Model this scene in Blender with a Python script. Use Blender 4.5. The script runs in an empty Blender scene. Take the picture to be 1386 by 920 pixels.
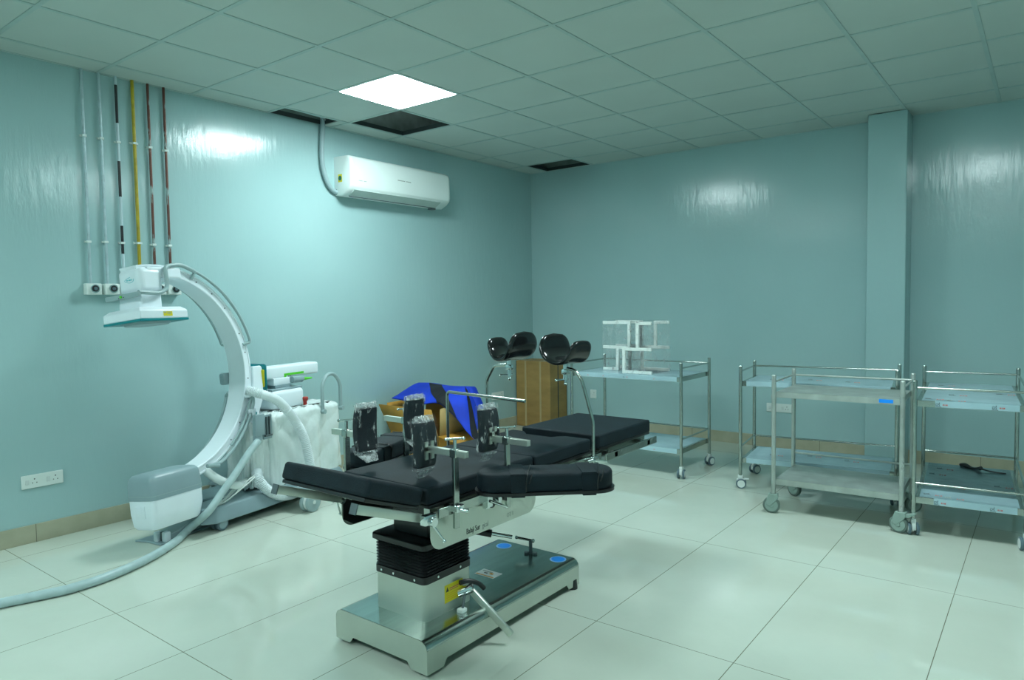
import bpy, bmesh, math, random
from mathutils import Vector, Matrix
from math import sin, cos, pi, radians, hypot, atan2
random.seed(7)
SC = bpy.context.scene
COL = SC.collection

# ------------------------------------------------------------------ materials
MATS = {}
def nt(name):
    m = bpy.data.materials.new(name); m.use_nodes = True
    t = m.node_tree; b = t.nodes['Principled BSDF']
    MATS[name] = m
    return m, t, b
def S(b, **k):
    for n, v in k.items():
        n = n.replace('_', ' ')
        if n in b.inputs:
            if hasattr(b.inputs[n].default_value, '__len__') and len(v) == 3: v = (*v, 1)
            b.inputs[n].default_value = v
def N(t, typ, **k):
    n = t.nodes.new(typ)
    for a, v in k.items():
        if a in n.inputs: n.inputs[a].default_value = v
        else: setattr(n, a, v)
    return n
def tex_noise(t, scale=(1, 1, 1), nscale=5., detail=4., coord='Object', rough=.5):
    tc = N(t, 'ShaderNodeTexCoord'); mp = N(t, 'ShaderNodeMapping'); mp.inputs['Scale'].default_value = scale
    t.links.new(tc.outputs[coord], mp.inputs[0])
    n = N(t, 'ShaderNodeTexNoise'); n.inputs['Scale'].default_value = nscale; n.inputs['Detail'].default_value = detail
    n.inputs['Roughness'].default_value = rough
    t.links.new(mp.outputs[0], n.inputs['Vector'])
    return n
def ramp(t, src, stops):
    r = N(t, 'ShaderNodeValToRGB')
    els = r.color_ramp.elements
    els[0].position, els[0].color = stops[0][0], (*stops[0][1], 1)
    els[1].position, els[1].color = stops[-1][0], (*stops[-1][1], 1)
    for p, c in stops[1:-1]:
        e = els.new(p); e.color = (*c, 1)
    t.links.new(src, r.inputs[0]); return r
def mat(name, col, rough=.5, metal=0., var=.06, nscale=6., bump=0., bscale=60., stretch=(1, 1, 1), spec=.5, coat=0., **k):
    m, t, b = nt(name)
    n = tex_noise(t, stretch, nscale)
    lo = tuple(max(0, c*(1-var)) for c in col); hi = tuple(min(1, c*(1+var)) for c in col)
    r = ramp(t, n.outputs[0], [(.3, lo), (.7, hi)])
    t.links.new(r.outputs[0], b.inputs['Base Color'])
    S(b, Roughness=rough, Metallic=metal, **{'Specular IOR Level': spec, 'Coat Weight': coat})
    S(b, **k)
    if bump:
        n2 = tex_noise(t, stretch, bscale, 3.)
        bp = N(t, 'ShaderNodeBump'); bp.inputs['Strength'].default_value = bump; bp.inputs['Distance'].default_value = .01
        t.links.new(n2.outputs[0], bp.inputs['Height']); t.links.new(bp.outputs[0], b.inputs['Normal'])
    return m

def mat_wall():
    m, t, b = nt('wall_paint')
    n = tex_noise(t, (1, 1, 1), 1.1, 3.)
    r = ramp(t, n.outputs[0], [(.3, (.350, .525, .532)), (.7, (.380, .555, .562))])
    t.links.new(r.outputs[0], b.inputs['Base Color'])
    S(b, Roughness=.22, **{'Specular IOR Level': .55})
    n1 = tex_noise(t, (1, 1, .22), 22., 5., rough=.62)       # brush strokes, vertical
    n2 = tex_noise(t, (1, 1, 1), 3.5, 2.)
    rr = N(t, 'ShaderNodeMapRange'); rr.inputs['To Min'].default_value = .10; rr.inputs['To Max'].default_value = .24
    t.links.new(n2.outputs[0], rr.inputs[0]); t.links.new(rr.outputs[0], b.inputs['Roughness'])
    ad = N(t, 'ShaderNodeMath', operation='ADD')
    mu = N(t, 'ShaderNodeMath', operation='MULTIPLY'); mu.inputs[1].default_value = .25
    t.links.new(n1.outputs[0], mu.inputs[0]); t.links.new(mu.outputs[0], ad.inputs[0]); ad.inputs[1].default_value = 0
    bp = N(t, 'ShaderNodeBump'); bp.inputs['Strength'].default_value = .8; bp.inputs['Distance'].default_value = .012
    t.links.new(ad.outputs[0], bp.inputs['Height']); t.links.new(bp.outputs[0], b.inputs['Normal'])
    return m

def gridlines(t, axes):
    """axes: list of (axis index, period, offset, halfwidth) on object coordinates -> 1 on a line"""
    tc = N(t, 'ShaderNodeTexCoord'); sp = N(t, 'ShaderNodeSeparateXYZ'); t.links.new(tc.outputs['Object'], sp.inputs[0])
    out = None
    for ax, per, off, hw in axes:
        a = N(t, 'ShaderNodeMath', operation='SUBTRACT'); a.inputs[1].default_value = off
        t.links.new(sp.outputs[ax], a.inputs[0])
        p = N(t, 'ShaderNodeMath', operation='PINGPONG'); p.inputs[1].default_value = per/2
        t.links.new(a.outputs[0], p.inputs[0])
        l = N(t, 'ShaderNodeMath', operation='LESS_THAN'); l.inputs[1].default_value = hw
        t.links.new(p.outputs[0], l.inputs[0])
        if out is None: out = l
        else:
            x = N(t, 'ShaderNodeMath', operation='MAXIMUM'); t.links.new(out.outputs[0], x.inputs[0]); t.links.new(l.outputs[0], x.inputs[1]); out = x
    return out
def mat_floor():
    m, t, b = nt('polished_tile')
    n = tex_noise(t, (1, 1, 1), 2.2, 6., rough=.6)
    r = ramp(t, n.outputs[0], [(.3, (.57, .625, .54)), (.7, (.62, .675, .59))])
    g = gridlines(t, [(0, .6, .24, .0016), (1, 1.2, .76, .0016)])
    mx = N(t, 'ShaderNodeMix', data_type='RGBA'); t.links.new(g.outputs[0], mx.inputs[0])
    t.links.new(r.outputs[0], mx.inputs[6]); mx.inputs[7].default_value = (.17, .17, .12, 1)
    t.links.new(mx.outputs[2], b.inputs['Base Color'])
    n2 = tex_noise(t, (1, 1, 1), 4., 5.)
    rr = N(t, 'ShaderNodeMapRange'); rr.inputs['From Min'].default_value = .35; rr.inputs['From Max'].default_value = .75
    rr.inputs['To Min'].default_value = .045; rr.inputs['To Max'].default_value = .10
    t.links.new(n2.outputs[0], rr.inputs[0]); t.links.new(rr.outputs[0], b.inputs['Roughness'])
    S(b, **{'Specular IOR Level': .6})
    n3 = tex_noise(t, (1, 1, 1), 3., 2.)
    bp = N(t, 'ShaderNodeBump'); bp.inputs['Strength'].default_value = .04; bp.inputs['Distance'].default_value = .01
    t.links.new(n3.outputs[0], bp.inputs['Height']); t.links.new(bp.outputs[0], b.inputs['Normal'])
    return m
def mat_skirt(name, ax, off):
    m, t, b = nt(name)
    n = tex_noise(t, (1, 1, 1), 8., 4.)
    r = ramp(t, n.outputs[0], [(.3, (.36, .35, .25)), (.7, (.43, .42, .31))])
    g = gridlines(t, [(ax, .6, off, .0018)])
    mx = N(t, 'ShaderNodeMix', data_type='RGBA'); t.links.new(g.outputs[0], mx.inputs[0])
    t.links.new(r.outputs[0], mx.inputs[6]); mx.inputs[7].default_value = (.15, .14, .1, 1)
    t.links.new(mx.outputs[2], b.inputs['Base Color']); S(b, Roughness=.3)
    return m
def mat_emit(name, col, st):
    m, t, b = nt(name)
    n = tex_noise(t, (1, 1, 1), 2.); r = ramp(t, n.outputs[0], [(0, tuple(c*.98 for c in col)), (1, col)])
    t.links.new(r.outputs[0], b.inputs['Emission Color']); S(b, Base_Color=(.8, .8, .8)); b.inputs['Emission Strength'].default_value = st
    return m
def mat_wrap(name, base=.12, col=(.9, .95, .95), scale=18., streak=(1, 1, 1), amp=.55, lo=.5, hi=.72):
    """thin clear plastic: mostly transparent, with crinkle highlights painted in as more opaque streaks"""
    m, t, b = nt(name)
    S(b, Base_Color=tuple(c*.8 for c in col), Roughness=.12, **{'Specular IOR Level': .8})
    n = tex_noise(t, streak, scale, 5., rough=.65)
    rr = N(t, 'ShaderNodeMapRange'); rr.inputs['From Min'].default_value = lo; rr.inputs['From Max'].default_value = hi
    rr.inputs['To Min'].default_value = base; rr.inputs['To Max'].default_value = min(1, base+amp)
    t.links.new(n.outputs[0], rr.inputs[0]); t.links.new(rr.outputs[0], b.inputs['Alpha'])
    bp = N(t, 'ShaderNodeBump'); bp.inputs['Strength'].default_value = .8; bp.inputs['Distance'].default_value = .01
    t.links.new(n.outputs[0], bp.inputs['Height']); t.links.new(bp.outputs[0], b.inputs['Normal'])
    return m
def mat_copper():
    m, t, b = nt('worn_copper')
    n = tex_noise(t, (4, 4, 1), 9., 5.)
    r = ramp(t, n.outputs[0], [(.35, (.12, .045, .035)), (.52, (.17, .07, .05)), (.60, (.32, .42, .42)), (.7, (.4, .5, .5))])
    t.links.new(r.outputs[0], b.inputs['Base Color']); S(b, Roughness=.4, Metallic=.3)
    return m
def mat_banded():
    m, t, b = nt('black_banded_white')
    tc = N(t, 'ShaderNodeTexCoord'); sp = N(t, 'ShaderNodeSeparateXYZ'); t.links.new(tc.outputs['Object'], sp.inputs[0])
    # three black bands (heights measured up from the pipe's lower end, 1.53 m)
    out = None
    for lo, hi in BANDS:
        g = N(t, 'ShaderNodeMath', operation='COMPARE'); g.inputs[1].default_value = (lo+hi)/2; g.inputs[2].default_value = (hi-lo)/2
        t.links.new(sp.outputs[2], g.inputs[0])
        if out is None: out = g
        else:
            x = N(t, 'ShaderNodeMath', operation='MAXIMUM'); t.links.new(out.outputs[0], x.inputs[0]); t.links.new(g.outputs[0], x.inputs[1]); out = x
    mx = N(t, 'ShaderNodeMix', data_type='RGBA'); t.links.new(out.outputs[0], mx.inputs[0])
    mx.inputs[6].default_value = (.5, .62, .66, 1); mx.inputs[7].default_value = (.012, .014, .016, 1)
    t.links.new(mx.outputs[2], b.inputs['Base Color']); S(b, Roughness=.35)
    return m
BANDS = [(1.03, 1.27), (.565, .79), (.20, .38)]

mat_wall(); mat_floor()
mat_skirt('skirt_left', 1, -5.08); mat_skirt('skirt_back', 0, .155)
mat('ceiling_tile', (.50, .575, .54), .75, var=.025, nscale=2., bump=.05, bscale=200.)
mat('ceiling_tee', (.40, .51, .49), .5)
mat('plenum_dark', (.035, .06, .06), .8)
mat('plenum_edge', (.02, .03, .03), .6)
mat_emit('light_white', (.795, .98, .985), 54.)
mat('white_plastic', (.80, .88, .93), .32, var=.02)
mat('white_plastic_warm', (.70, .77, .74), .4, var=.02)
mat('ac_plastic', (.74, .82, .80), .28, var=.015)
mat('ac_under', (.50, .60, .57), .4)
mat('grey_plastic', (.27, .37, .40), .32, var=.04)
mat('pale_grey', (.31, .42, .43), .35, var=.04)
mat('dark_grey', (.10, .13, .14), .4)
mat('slate', (.10, .16, .19), .35)
mat('black_rubber', (.012, .014, .015), .35)
mat('black_gloss', (.008, .009, .010), .16, spec=.6)
mat('black_fabric', (.006, .014, .020), .62, var=.25, nscale=14., bump=.25, bscale=260., spec=.24)
mat('cardboard_lit', (.44, .30, .11), .7)  # paler copy of the cardboard: light on one flap put into the colour
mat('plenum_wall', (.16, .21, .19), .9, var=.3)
mat('black_metal', (.010, .011, .012), .3)
mat('teal_plastic', (.0, .22, .25), .35)
mat('yellow', (.70, .60, .01), .45)
mat('yellow_paint', (.44, .33, .015), .35, var=.2, nscale=20.)
mat('green', (.10, .62, .03), .4)
mat('dark_green', (.0, .13, .07), .4)
mat('red', (.42, .03, .02), .35)
mat('cyan_ink', (.12, .55, .62), .4)
mat('blue_sticker', (.0, .28, 1.), .4)
mat('blue_pale', (.25, .50, .90), .4)
mat('sticker_white', (.62, .68, .66), .4)
mat('orange_ink', (.65, .28, .03), .5)
mat('ink', (.02, .03, .035), .5)
mat('ink_faded', (.30, .35, .32), .5)
mat('ink_red', (.50, .10, .08), .5)
mat('steel', (.46, .50, .47), .22, 1., var=.10, nscale=3., bump=.04, bscale=40., stretch=(1, 1, 6))
mat('steel_brushed', (.46, .52, .49), .19, 1., var=.10, nscale=3., bump=.03, bscale=30., stretch=(12, 1, 1))
mat('steel_panel', (.60, .64, .58), .38, .85, var=.05, nscale=4., bump=.04, bscale=50.)
mat('steel_dull', (.46, .51, .48), .42, .6, var=.16, nscale=9., bump=.1, bscale=50.)
mat('chrome', (.70, .75, .75), .12, 1., var=.03)
mat('galvanised', (.42, .54, .57), .4, .3, var=.12, nscale=24.)
mat('conduit_grey', (.30, .41, .43), .5, var=.06)
mat('hose_white', (.72, .80, .82), .35, var=.04)
mat('hose_grey', (.42, .55, .56), .35, var=.08, nscale=20.)
mat('cardboard', (.47, .235, .03), .7, var=.12, nscale=5., bump=.05)
mat('cardboard_inside', (.40, .24, .05), .75, var=.1)
mat('cardboard_tall', (.34, .205, .065), .6, var=.16, nscale=3.5, stretch=(1, 1, 3), bump=.05)
mat('tape_clear', (.44, .33, .17), .2)
mat('blue_cloth', (.0, .035, .50), .75, var=.25, nscale=5., bump=.2)
mat('navy_cloth', (.003, .005, .010), .8, bump=.2)
mat('film_blue', (.42, .59, .66), .22, .25, var=.12, nscale=3., bump=.25, bscale=14.)
mat('film_steel', (.16, .27, .29), .30, .6, var=.35, nscale=6., bump=.35, bscale=16.)
mat('drape_plastic', (.74, .82, .81), .22, var=.07, nscale=5., bump=1.0, bscale=9., **{'Transmission Weight': .0})
mat('foam_white', (.74, .80, .77), .6, var=.04)
mat('caster_grey', (.27, .37, .33), .5, var=.08)
mat('caster_tread', (.13, .18, .16), .55)
mat('caster_white', (.72, .78, .76), .35)
mat('copper_dark', (.13, .05, .04), .4)
mat('chassis_grey', (.24, .33, .36), .35, var=.05)
mat_copper(); mat_banded()
mat_wrap('clear_wrap', .05)
mat_wrap('clear_wrap_tight', .03, scale=46., streak=(1, 1, .40), amp=.75, lo=.56, hi=.70)
mat_wrap('clear_wrap_dense', .30, scale=40., amp=.6, lo=.5, hi=.66)
mat_wrap('stretch_film', .07, scale=16., amp=.42, lo=.52, hi=.72)

# ------------------------------------------------------------------ mesh builder
def frame(p, d, up=Vector((0, 0, 1))):
    d = Vector(d).normalized(); up = Vector(up)
    if abs(d.dot(up)) > .999: up = Vector((0, 1, 0))
    x = up.cross(d).normalized(); y = d.cross(x)
    m = Matrix((x, y, d)).transposed().to_4x4(); m.translation = Vector(p); return m
class MB:
    def __init__(s, M=None): s.b = bmesh.new(); s.M = M or Matrix()
    def _t(s, vs, m=None):
        mm = s.M @ m if m is not None else s.M
        bmesh.ops.transform(s.b, matrix=mm, verts=vs)
    def box(s, lo, hi, m=None, bev=0., seg=2):
        lo, hi = Vector(lo), Vector(hi)
        g = bmesh.ops.create_cube(s.b, size=1)
        for v in g['verts']: v.co = Vector((lo[i]+(v.co[i]+.5)*(hi[i]-lo[i]) for i in range(3)))
        vs = g['verts']
        if bev:
            es = list({e for v in vs for e in v.link_edges})
            r = bmesh.ops.bevel(s.b, geom=es, offset=bev, segments=seg, affect='EDGES', profile=.5)
            vs = list({v for f in r['faces'] for v in f.verts} | {v for v in vs if v.is_valid})
        s._t(vs, m); return s
    def bar(s, p0, p1, w, h, up=(0, 0, 1), bev=0.):
        p0, p1 = Vector(p0), Vector(p1)
        return s.box((-w/2, -h/2, 0), (w/2, h/2, (p1-p0).length), frame(p0, p1-p0, up), bev)
    def cyl(s, p0, p1, r, r2=None, n=20, m=None, cap=True):
        p0, p1 = Vector(p0), Vector(p1); r2 = r if r2 is None else r2
        g = bmesh.ops.create_cone(s.b, cap_ends=cap, segments=n, radius1=r, radius2=r2, depth=(p1-p0).length)
        f = frame((p0+p1)/2, p1-p0)
        s._t(g['verts'], (m @ f) if m is not None else f); return s
    def sph(s, c, r, sc=(1, 1, 1), n=16):
        g = bmesh.ops.create_uvsphere(s.b, u_segments=n, v_segments=n//2, radius=r)
        s._t(g['verts'], Matrix.Translation(c) @ Matrix.Diagonal((*sc, 1))); return s
    def tube(s, pts, r, n=10, smooth=4, closed=False, rf=None, square=False):
        pts = [Vector(p) for p in pts]
        if smooth > 1:                                   # Catmull-Rom
            q = []; L = len(pts)
            for i in range(L-1 if not closed else L):
                p0 = pts[i-1] if (i or closed) else pts[0]; p1 = pts[i]; p2 = pts[(i+1) % L]
                p3 = pts[(i+2) % L] if (i+2 < L or closed) else pts[-1]
                for k in range(smooth):
                    t = k/smooth
                    q.append(.5*((2*p1)+(p2-p0)*t+(2*p0-5*p1+4*p2-p3)*t*t+(3*p1-p0-3*p2+p3)*t**3))
            if not closed: q.append(pts[-1])
            pts = q
        rings = []; L = len(pts); prevx = None
        for i, p in enumerate(pts):
            d = (pts[min(i+1, L-1)]-pts[max(i-1, 0)]).normalized()
            if prevx is None:
                a = Vector((0, 0, 1)) if abs(d.z) < .9 else Vector((1, 0, 0))
                x = a.cross(d).normalized()
            else: x = (prevx-d*prevx.dot(d)).normalized()
            prevx = x; y = d.cross(x); rr = rf(i, L)*r if rf else r
            rings.append([s.b.verts.new(s.M @ (p+x*rr*cos(2*pi*k/n)+y*rr*sin(2*pi*k/n))) for k in range(n)])
        for i in range(L-1):
            for k in range(n):
                s.b.faces.new((rings[i][k], rings[i][(k+1) % n], rings[i+1][(k+1) % n], rings[i+1][k]))
        s.b.faces.new(rings[0][::-1]); s.b.faces.new(rings[-1]); return s
    def bent(s, pts, r, rad=.04, n=10):
        """tube with straight runs and rounded corners"""
        pts = [Vector(p) for p in pts]; q = [pts[0]]
        for i in range(1, len(pts)-1):
            a, b, c = pts[i-1], pts[i], pts[i+1]
            d1 = (a-b); d2 = (c-b); R = min(rad, d1.length*.45, d2.length*.45)
            A = b+d1.normalized()*R; Cc = b+d2.normalized()*R
            for k in range(6):
                t = k/5; q.append(A*(1-t)**2+b*2*t*(1-t)+Cc*t*t)
        q.append(pts[-1])
        return s.tube(q, r, n, smooth=1)
    def loft(s, loops, cap=True):
        R = [[s.b.verts.new(s.M @ Vector(p)) for p in l] for l in loops]; n = len(R[0])
        for i in range(len(R)-1):
            for k in range(n): s.b.faces.new((R[i][k], R[i][(k+1) % n], R[i+1][(k+1) % n], R[i+1][k]))
        if cap: s.b.faces.new(R[0][::-1]); s.b.faces.new(R[-1])
        return s
    def prism(s, poly, ax, a, b):
        """poly: 2-D points in the two axes left after ax, extruded along ax from a to b"""
        o = [i for i in range(3) if i != ax]
        def p3(p, v):
            q = [0, 0, 0]; q[o[0]], q[o[1]], q[ax] = p[0], p[1], v; return q
        return s.loft([[p3(p, a) for p in poly], [p3(p, b) for p in poly]])
    def face(s, pts):
        s.b.faces.new([s.b.verts.new(s.M @ Vector(p)) for p in pts]); return s
    def build(s, name, m, parent=None, bevel=0., seg=2, smooth=35, flat=False, subsurf=0, solid=0., label=None, loc=None):
        bmesh.ops.recalc_face_normals(s.b, faces=s.b.faces)
        org = ORG.get(parent.name, Vector()) if parent is not None else Vector(loc or (0, 0, 0))
        bmesh.ops.translate(s.b, verts=s.b.verts, vec=-org)
        me = bpy.data.meshes.new(name); s.b.to_mesh(me); s.b.free()
        for p in me.polygons: p.use_smooth = not flat
        if smooth < 180: me.set_sharp_from_angle(angle=radians(smooth))
        me.materials.append(MATS[m])
        o = bpy.data.objects.new(name, me); COL.objects.link(o)
        if parent is not None: o.parent = parent; ORG[o.name] = org
        else: o.location = org
        if solid:
            md = o.modifiers.new('solid', 'SOLIDIFY'); md.thickness = solid; md.offset = 0
        if bevel:
            md = o.modifiers.new('bevel', 'BEVEL'); md.width = bevel; md.segments = seg; md.limit_method = 'ANGLE'; md.angle_limit = radians(40)
        if subsurf:
            md = o.modifiers.new('sub', 'SUBSURF'); md.levels = md.render_levels = subsurf
        if label: o['label'] = label
        return o
ORG = {}
def thing(name, label, cat, loc=(0, 0, 0), group=None, local=False):
    o = bpy.data.objects.new(name, None); COL.objects.link(o); o.empty_display_size = .1
    o.location = loc; o['label'] = label; o['category'] = cat
    if group: o['group'] = group
    ORG[o.name] = Vector() if local else Vector(loc)
    return o
def tag(o, label, cat, group=None):
    o['label'] = label; o['category'] = cat
    if group: o['group'] = group
    return o
def struct(o): o['kind'] = 'structure'; return o
def dup(root, loc, rotz, label, group=None):
    r = root.copy(); COL.objects.link(r); r.location = loc; r.rotation_euler = (0, 0, rotz); r['label'] = label
    if group: r['group'] = group
    for ch in list(root.children):
        c = ch.copy(); COL.objects.link(c); c.parent = r
        for g in list(ch.children):
            d = g.copy(); COL.objects.link(d); d.parent = c
    return r
def text(body, size, M, m, parent, name='lettering', label=None, ext=.0004):
    cu = bpy.data.curves.new('txt', 'FONT'); cu.body = body; cu.size = size; cu.extrude = ext; cu.resolution_u = 3
    to = bpy.data.objects.new('txt', cu); COL.objects.link(to)
    me = bpy.data.meshes.new_from_object(to.evaluated_get(bpy.context.evaluated_depsgraph_get()))
    bpy.data.objects.remove(to)
    me.transform(Matrix.Translation(-ORG.get(parent.name, Vector())) @ M)
    me.materials.clear(); me.materials.append(MATS[m]); me.name = name
    o = bpy.data.objects.new(name, me); COL.objects.link(o); o.parent = parent; ORG[o.name] = ORG.get(parent.name, Vector())
    if label: o['label'] = label
    return o
def dashes(parent, org, dx, dz, ws, h, mt='ink_faded', name='small_print'):
    """tiny print, too small to read in the photograph: a row of short marks"""
    o, dx, dz = Vector(org), Vector(dx), Vector(dz); n = dx.cross(dz); x = 0; m = MB()
    for w in ws:
        if w > 0:
            a = o+dx*x; c = [a, a+dx*w, a+dx*w+dz*h, a+dz*h]
            m.loft([[p for p in c], [p+n*.0016 for p in c]])
        x += abs(w)+h*.35
    return m.build(name, mt, parent)
def basis(x, y, origin):
    x = Vector(x).normalized(); y = Vector(y).normalized(); z = x.cross(y)
    m = Matrix((x, y, z)).transposed().to_4x4(); m.translation = Vector(origin); return m

# ------------------------------------------------------------------ room
RX, RY, H = 6.6, -9.4, 2.85
struct(MB().box((-.1, RY-.1, -.1), (RX+.1, .1, 0)).build('floor', 'polished_tile'))
struct(MB().box((-.12, RY, 0), (0, 0, 3.3)).build('wall_left', 'wall_paint'))
struct(MB().box((-.12, 0, 0), (RX+.1, .12, 3.3)).build('wall_back', 'wall_paint'))
struct(MB().box((RX, RY, 0), (RX+.12, 0, 3.3)).build('wall_right', 'wall_paint'))
struct(MB().box((-.12, RY-.12, 0), (RX+.12, RY, 3.3)).build('wall_front', 'wall_paint'))
struct(MB().box((3.568, -.275, 0), (3.85, .0, 2.848)).build('wall_pillar', 'wall_paint', bevel=.006))
struct(MB().box((0, RY, 0), (.012, 0, .107)).build('baseboard_left', 'skirt_left', bevel=.002))
struct(MB().box((0.012, -.012, 0), (3.568, 0, .107)).box((3.85, -.012, 0), (RX, 0, .107)).build('baseboard_back', 'skirt_back', bevel=.002))
# suspended ceiling: 600 mm grid, three tiles left out
GX0, GY0 = -.37, -5.225
xs = [0]+[GX0+.6*i for i in range(1, 12) if GX0+.6*i < RX]+[RX]
ys = [RY]+[GY0+.6*j for j in range(-6, 9)]+[0]
def gx(i): return GX0+.6*i
def gy(j): return GY0+.6*j
holes = [(gx(1), gy(4), gx(2), gy(5)), (gx(1), gy(8), gx(2), 0.), (0., gy(3), gx(1), gy(3)+.52)]
lights = [(gx(2), gy(3)), (gx(7), gy(3)), (gx(2), gy(-4)), (gx(7), gy(-4))]
cb = MB()
def inhole(a, c, b, d):
    cx, cy = (a+b)/2, (c+d)/2
    if any(h[0] < cx < h[2] and h[1] < cy < h[3] for h in holes[:2]): return 1
    if any(l[0] < cx < l[0]+.6 and l[1] < cy < l[1]+.6 for l in lights): return 1
    if 0 < cx < gx(1) and gy(3) < cy < gy(4): return 2
    return 0
for a, b in zip(xs, xs[1:]):
    for c, d in zip(ys, ys[1:]):
        k = inhole(a, c, b, d)
        if k == 1: continue
        if k == 2: c = gy(3)+.52
        cb.box((a, c, H+.004), (b, d, H+.018))
struct(cb.build('ceiling', 'ceiling_tile'))
tb = MB()
for x in xs[1:-1]: tb.box((x-.012, RY, H), (x+.012, 0, H+.006))
for y in ys[1:-1]: tb.box((0, y-.012, H+.0002), (RX, y+.012, H+.006))
tb.box((0, RY, H), (.02, gy(3)+.0, H+.006)); tb.box((0, gy(4), H), (.02, 0, H+.006)); tb.box((0, -.02, H), (3.568, 0, H+.006)).box((3.85, -.02, H), (RX, 0, H+.006))
struct(tb.build('trim_1', 'ceiling_tee'))
# tee upstands seen through the open bays
ub = MB()
for h in holes:
    x0, y0, x1, y1 = h
    ub.box((x0+.012, y0, H+.006), (x0+.016, y1, H+.04)); ub.box((x1-.016, y0, H+.006), (x1-.012, y1, H+.04))
    ub.box((x0, y0+.012, H+.006), (x1, y0+.016, H+.04)); ub.box((x0, y1-.016, H+.006), (x1, y1-.012, H+.04))
struct(ub.build('trim_2', 'plenum_edge'))
struct(MB().box((-.1, RY, 3.22), (RX, .1, 3.3)).build('ceiling', 'plenum_dark'))
struct(MB().box((.0, RY, H+.03), (.004, 0, 3.22)).box((0, -.004, H+.03), (RX, 0, 3.22)).build('wall_plenum', 'plenum_wall'))
# ceiling light panels
for i, (x, y) in enumerate(lights):
    lab = ['bright square ceiling light panel beside the open ceiling bay', 'square ceiling light panel nearer the pillar, just out of view',
           'square ceiling light panel behind the viewpoint, left side', 'square ceiling light panel behind the viewpoint, right side'][i]
    L = thing('ceiling_light', lab, 'ceiling light', (x+.3, y+.3, H))
    MB().box((x+.012, y+.012, H+.001), (x+.588, y+.03, H+.03)).box((x+.012, y+.57, H+.001), (x+.588, y+.588, H+.03)) \
        .box((x+.012, y+.03, H+.001), (x+.03, y+.57, H+.03)).box((x+.57, y+.03, H+.001), (x+.588, y+.57, H+.03)).build('frame', 'foam_white', L)
    MB().box((x+.018, y+.018, H-.001), (x+.582, y+.582, H+.004)).build('diffuser', 'light_white', L)

# ------------------------------------------------------------------ wall services
def socket(loc, axis, n, w, label, h=.08):
    """British style twin plate; axis 'x' = on left wall facing +x, 'y' = on back wall facing -y"""
    t = thing('wall_socket', label, 'socket', loc)
    M = Matrix.Translation(loc) @ (Matrix(((0, 0, 1, 0), (1, 0, 0, 0), (0, 1, 0, 0), (0, 0, 0, 1))) if axis == 'x' else Matrix(((1, 0, 0, 0), (0, 0, -1, 0), (0, 1, 0, 0), (0, 0, 0, 1))))
    MB(M).box((-w/2, -h/2, 0), (w/2, h/2, .012)).build('face_plate', 'white_plastic_warm', t, bevel=.004)
    for k in range(n):
        cx = -w/2+w*(k+.5)/n
        hb = MB(M); off = .012
        for dx, dy, r in ((off+.0, .014, .0038), (off-.011, -.008, .003), (off+.011, -.008, .003)):
            hb.cyl((cx+dx, dy, .0115), (cx+dx, dy, .0128), r, n=10)
        hb.build('socket_holes', 'ink', t)
        MB(M).box((cx-.036, -.015, .012), (cx-.016, .015, .0155)).build('rocker_switch', 'sticker_white', t, bevel=.002)
    return t
socket((0, -5.032, .364), 'x', 2, .22, 'white twin socket plate low on the left wall near the left edge')
socket((0, -.676, .373), 'x', 2, .20, 'white twin socket plate low on the left wall near the room corner')
socket((2.80, 0, .374), 'y', 2, .23, 'white twin socket plate on the back wall behind the worn steel trolley')
socket((.812, 0, .37), 'y', 1, .075, 'small single socket on the back wall beside the tall cardboard box', .095)

pipes = [(-4.722, 'galvanised', 'grey gas pipe on the wall, farthest left of the six'), (-4.622, 'galvanised', 'second grey gas pipe from the left on the wall'),
         (-4.522, 'black_banded_white', 'white gas pipe with black bands on the wall'), (-4.42, 'yellow_paint', 'yellow gas pipe on the wall'),
         (-4.322, 'worn_copper', 'brown copper gas pipe next to the yellow one on the wall'), (-4.217, 'worn_copper', 'brown copper gas pipe farthest right of the six on the wall')]
clipz = [(2.447, 1.796), (2.447, 1.80), (2.44, 1.80), (2.45, 1.805), (2.44, 1.80), (2.435, 1.80)]
for i, (y, m, lab) in enumerate(pipes):
    o = .019; zb = 1.53
    p = thing('gas_pipe', lab, 'pipe', (0, y, zb))
    w = i in (3,)
    MB().cyl((o, y, zb), (o, y, H+.05), .0085 if not w else .0105, n=14).build('pipe_run', m, p)
    for z in clipz[i]:
        cw = .020 if not w else .028
        MB().box((0, y-cw, z-.006), (.012, y+cw, z+.006)).box((.010, y-.0125, z-.007), (.031, y+.0125, z+.007)).build('pipe_clip', 'white_plastic_warm', p, bevel=.002)
for y, lab in ((-4.714, 'white gas outlet box under the leftmost grey pipe'), (-4.606, 'white gas outlet box under the second grey pipe'), (-4.505, 'white gas outlet box mostly hidden behind the X-ray detector arm'),
          (-4.410, 'white gas outlet box hidden behind the X-ray detector housing'), (-4.309, 'white gas outlet box behind the handle of the X-ray arm'), (-4.207, 'white gas outlet box under the rightmost copper pipe')):
    t = thing('gas_outlet', lab, 'gas outlet', (0, y, 1.465), 'gas outlet boxes in a row under the pipes')
    MB().box((0, y-.045, 1.467), (.05, y+.045, 1.537)).build('housing', 'white_plastic_warm', t, bevel=.005)
    MB().cyl((.05, y+.004, 1.505), (.058, y+.004, 1.505), .026, n=24).build('chrome_ring', 'chrome', t)
    MB().cyl((.058, y+.004, 1.505), (.060, y+.004, 1.505), .020, n=24).build('black_port', 'black_rubber', t)
    MB().cyl((.060, y+.004, 1.505), (.064, y+.004, 1.505), .010, n=16).build('port_core', 'slate', t)

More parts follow.
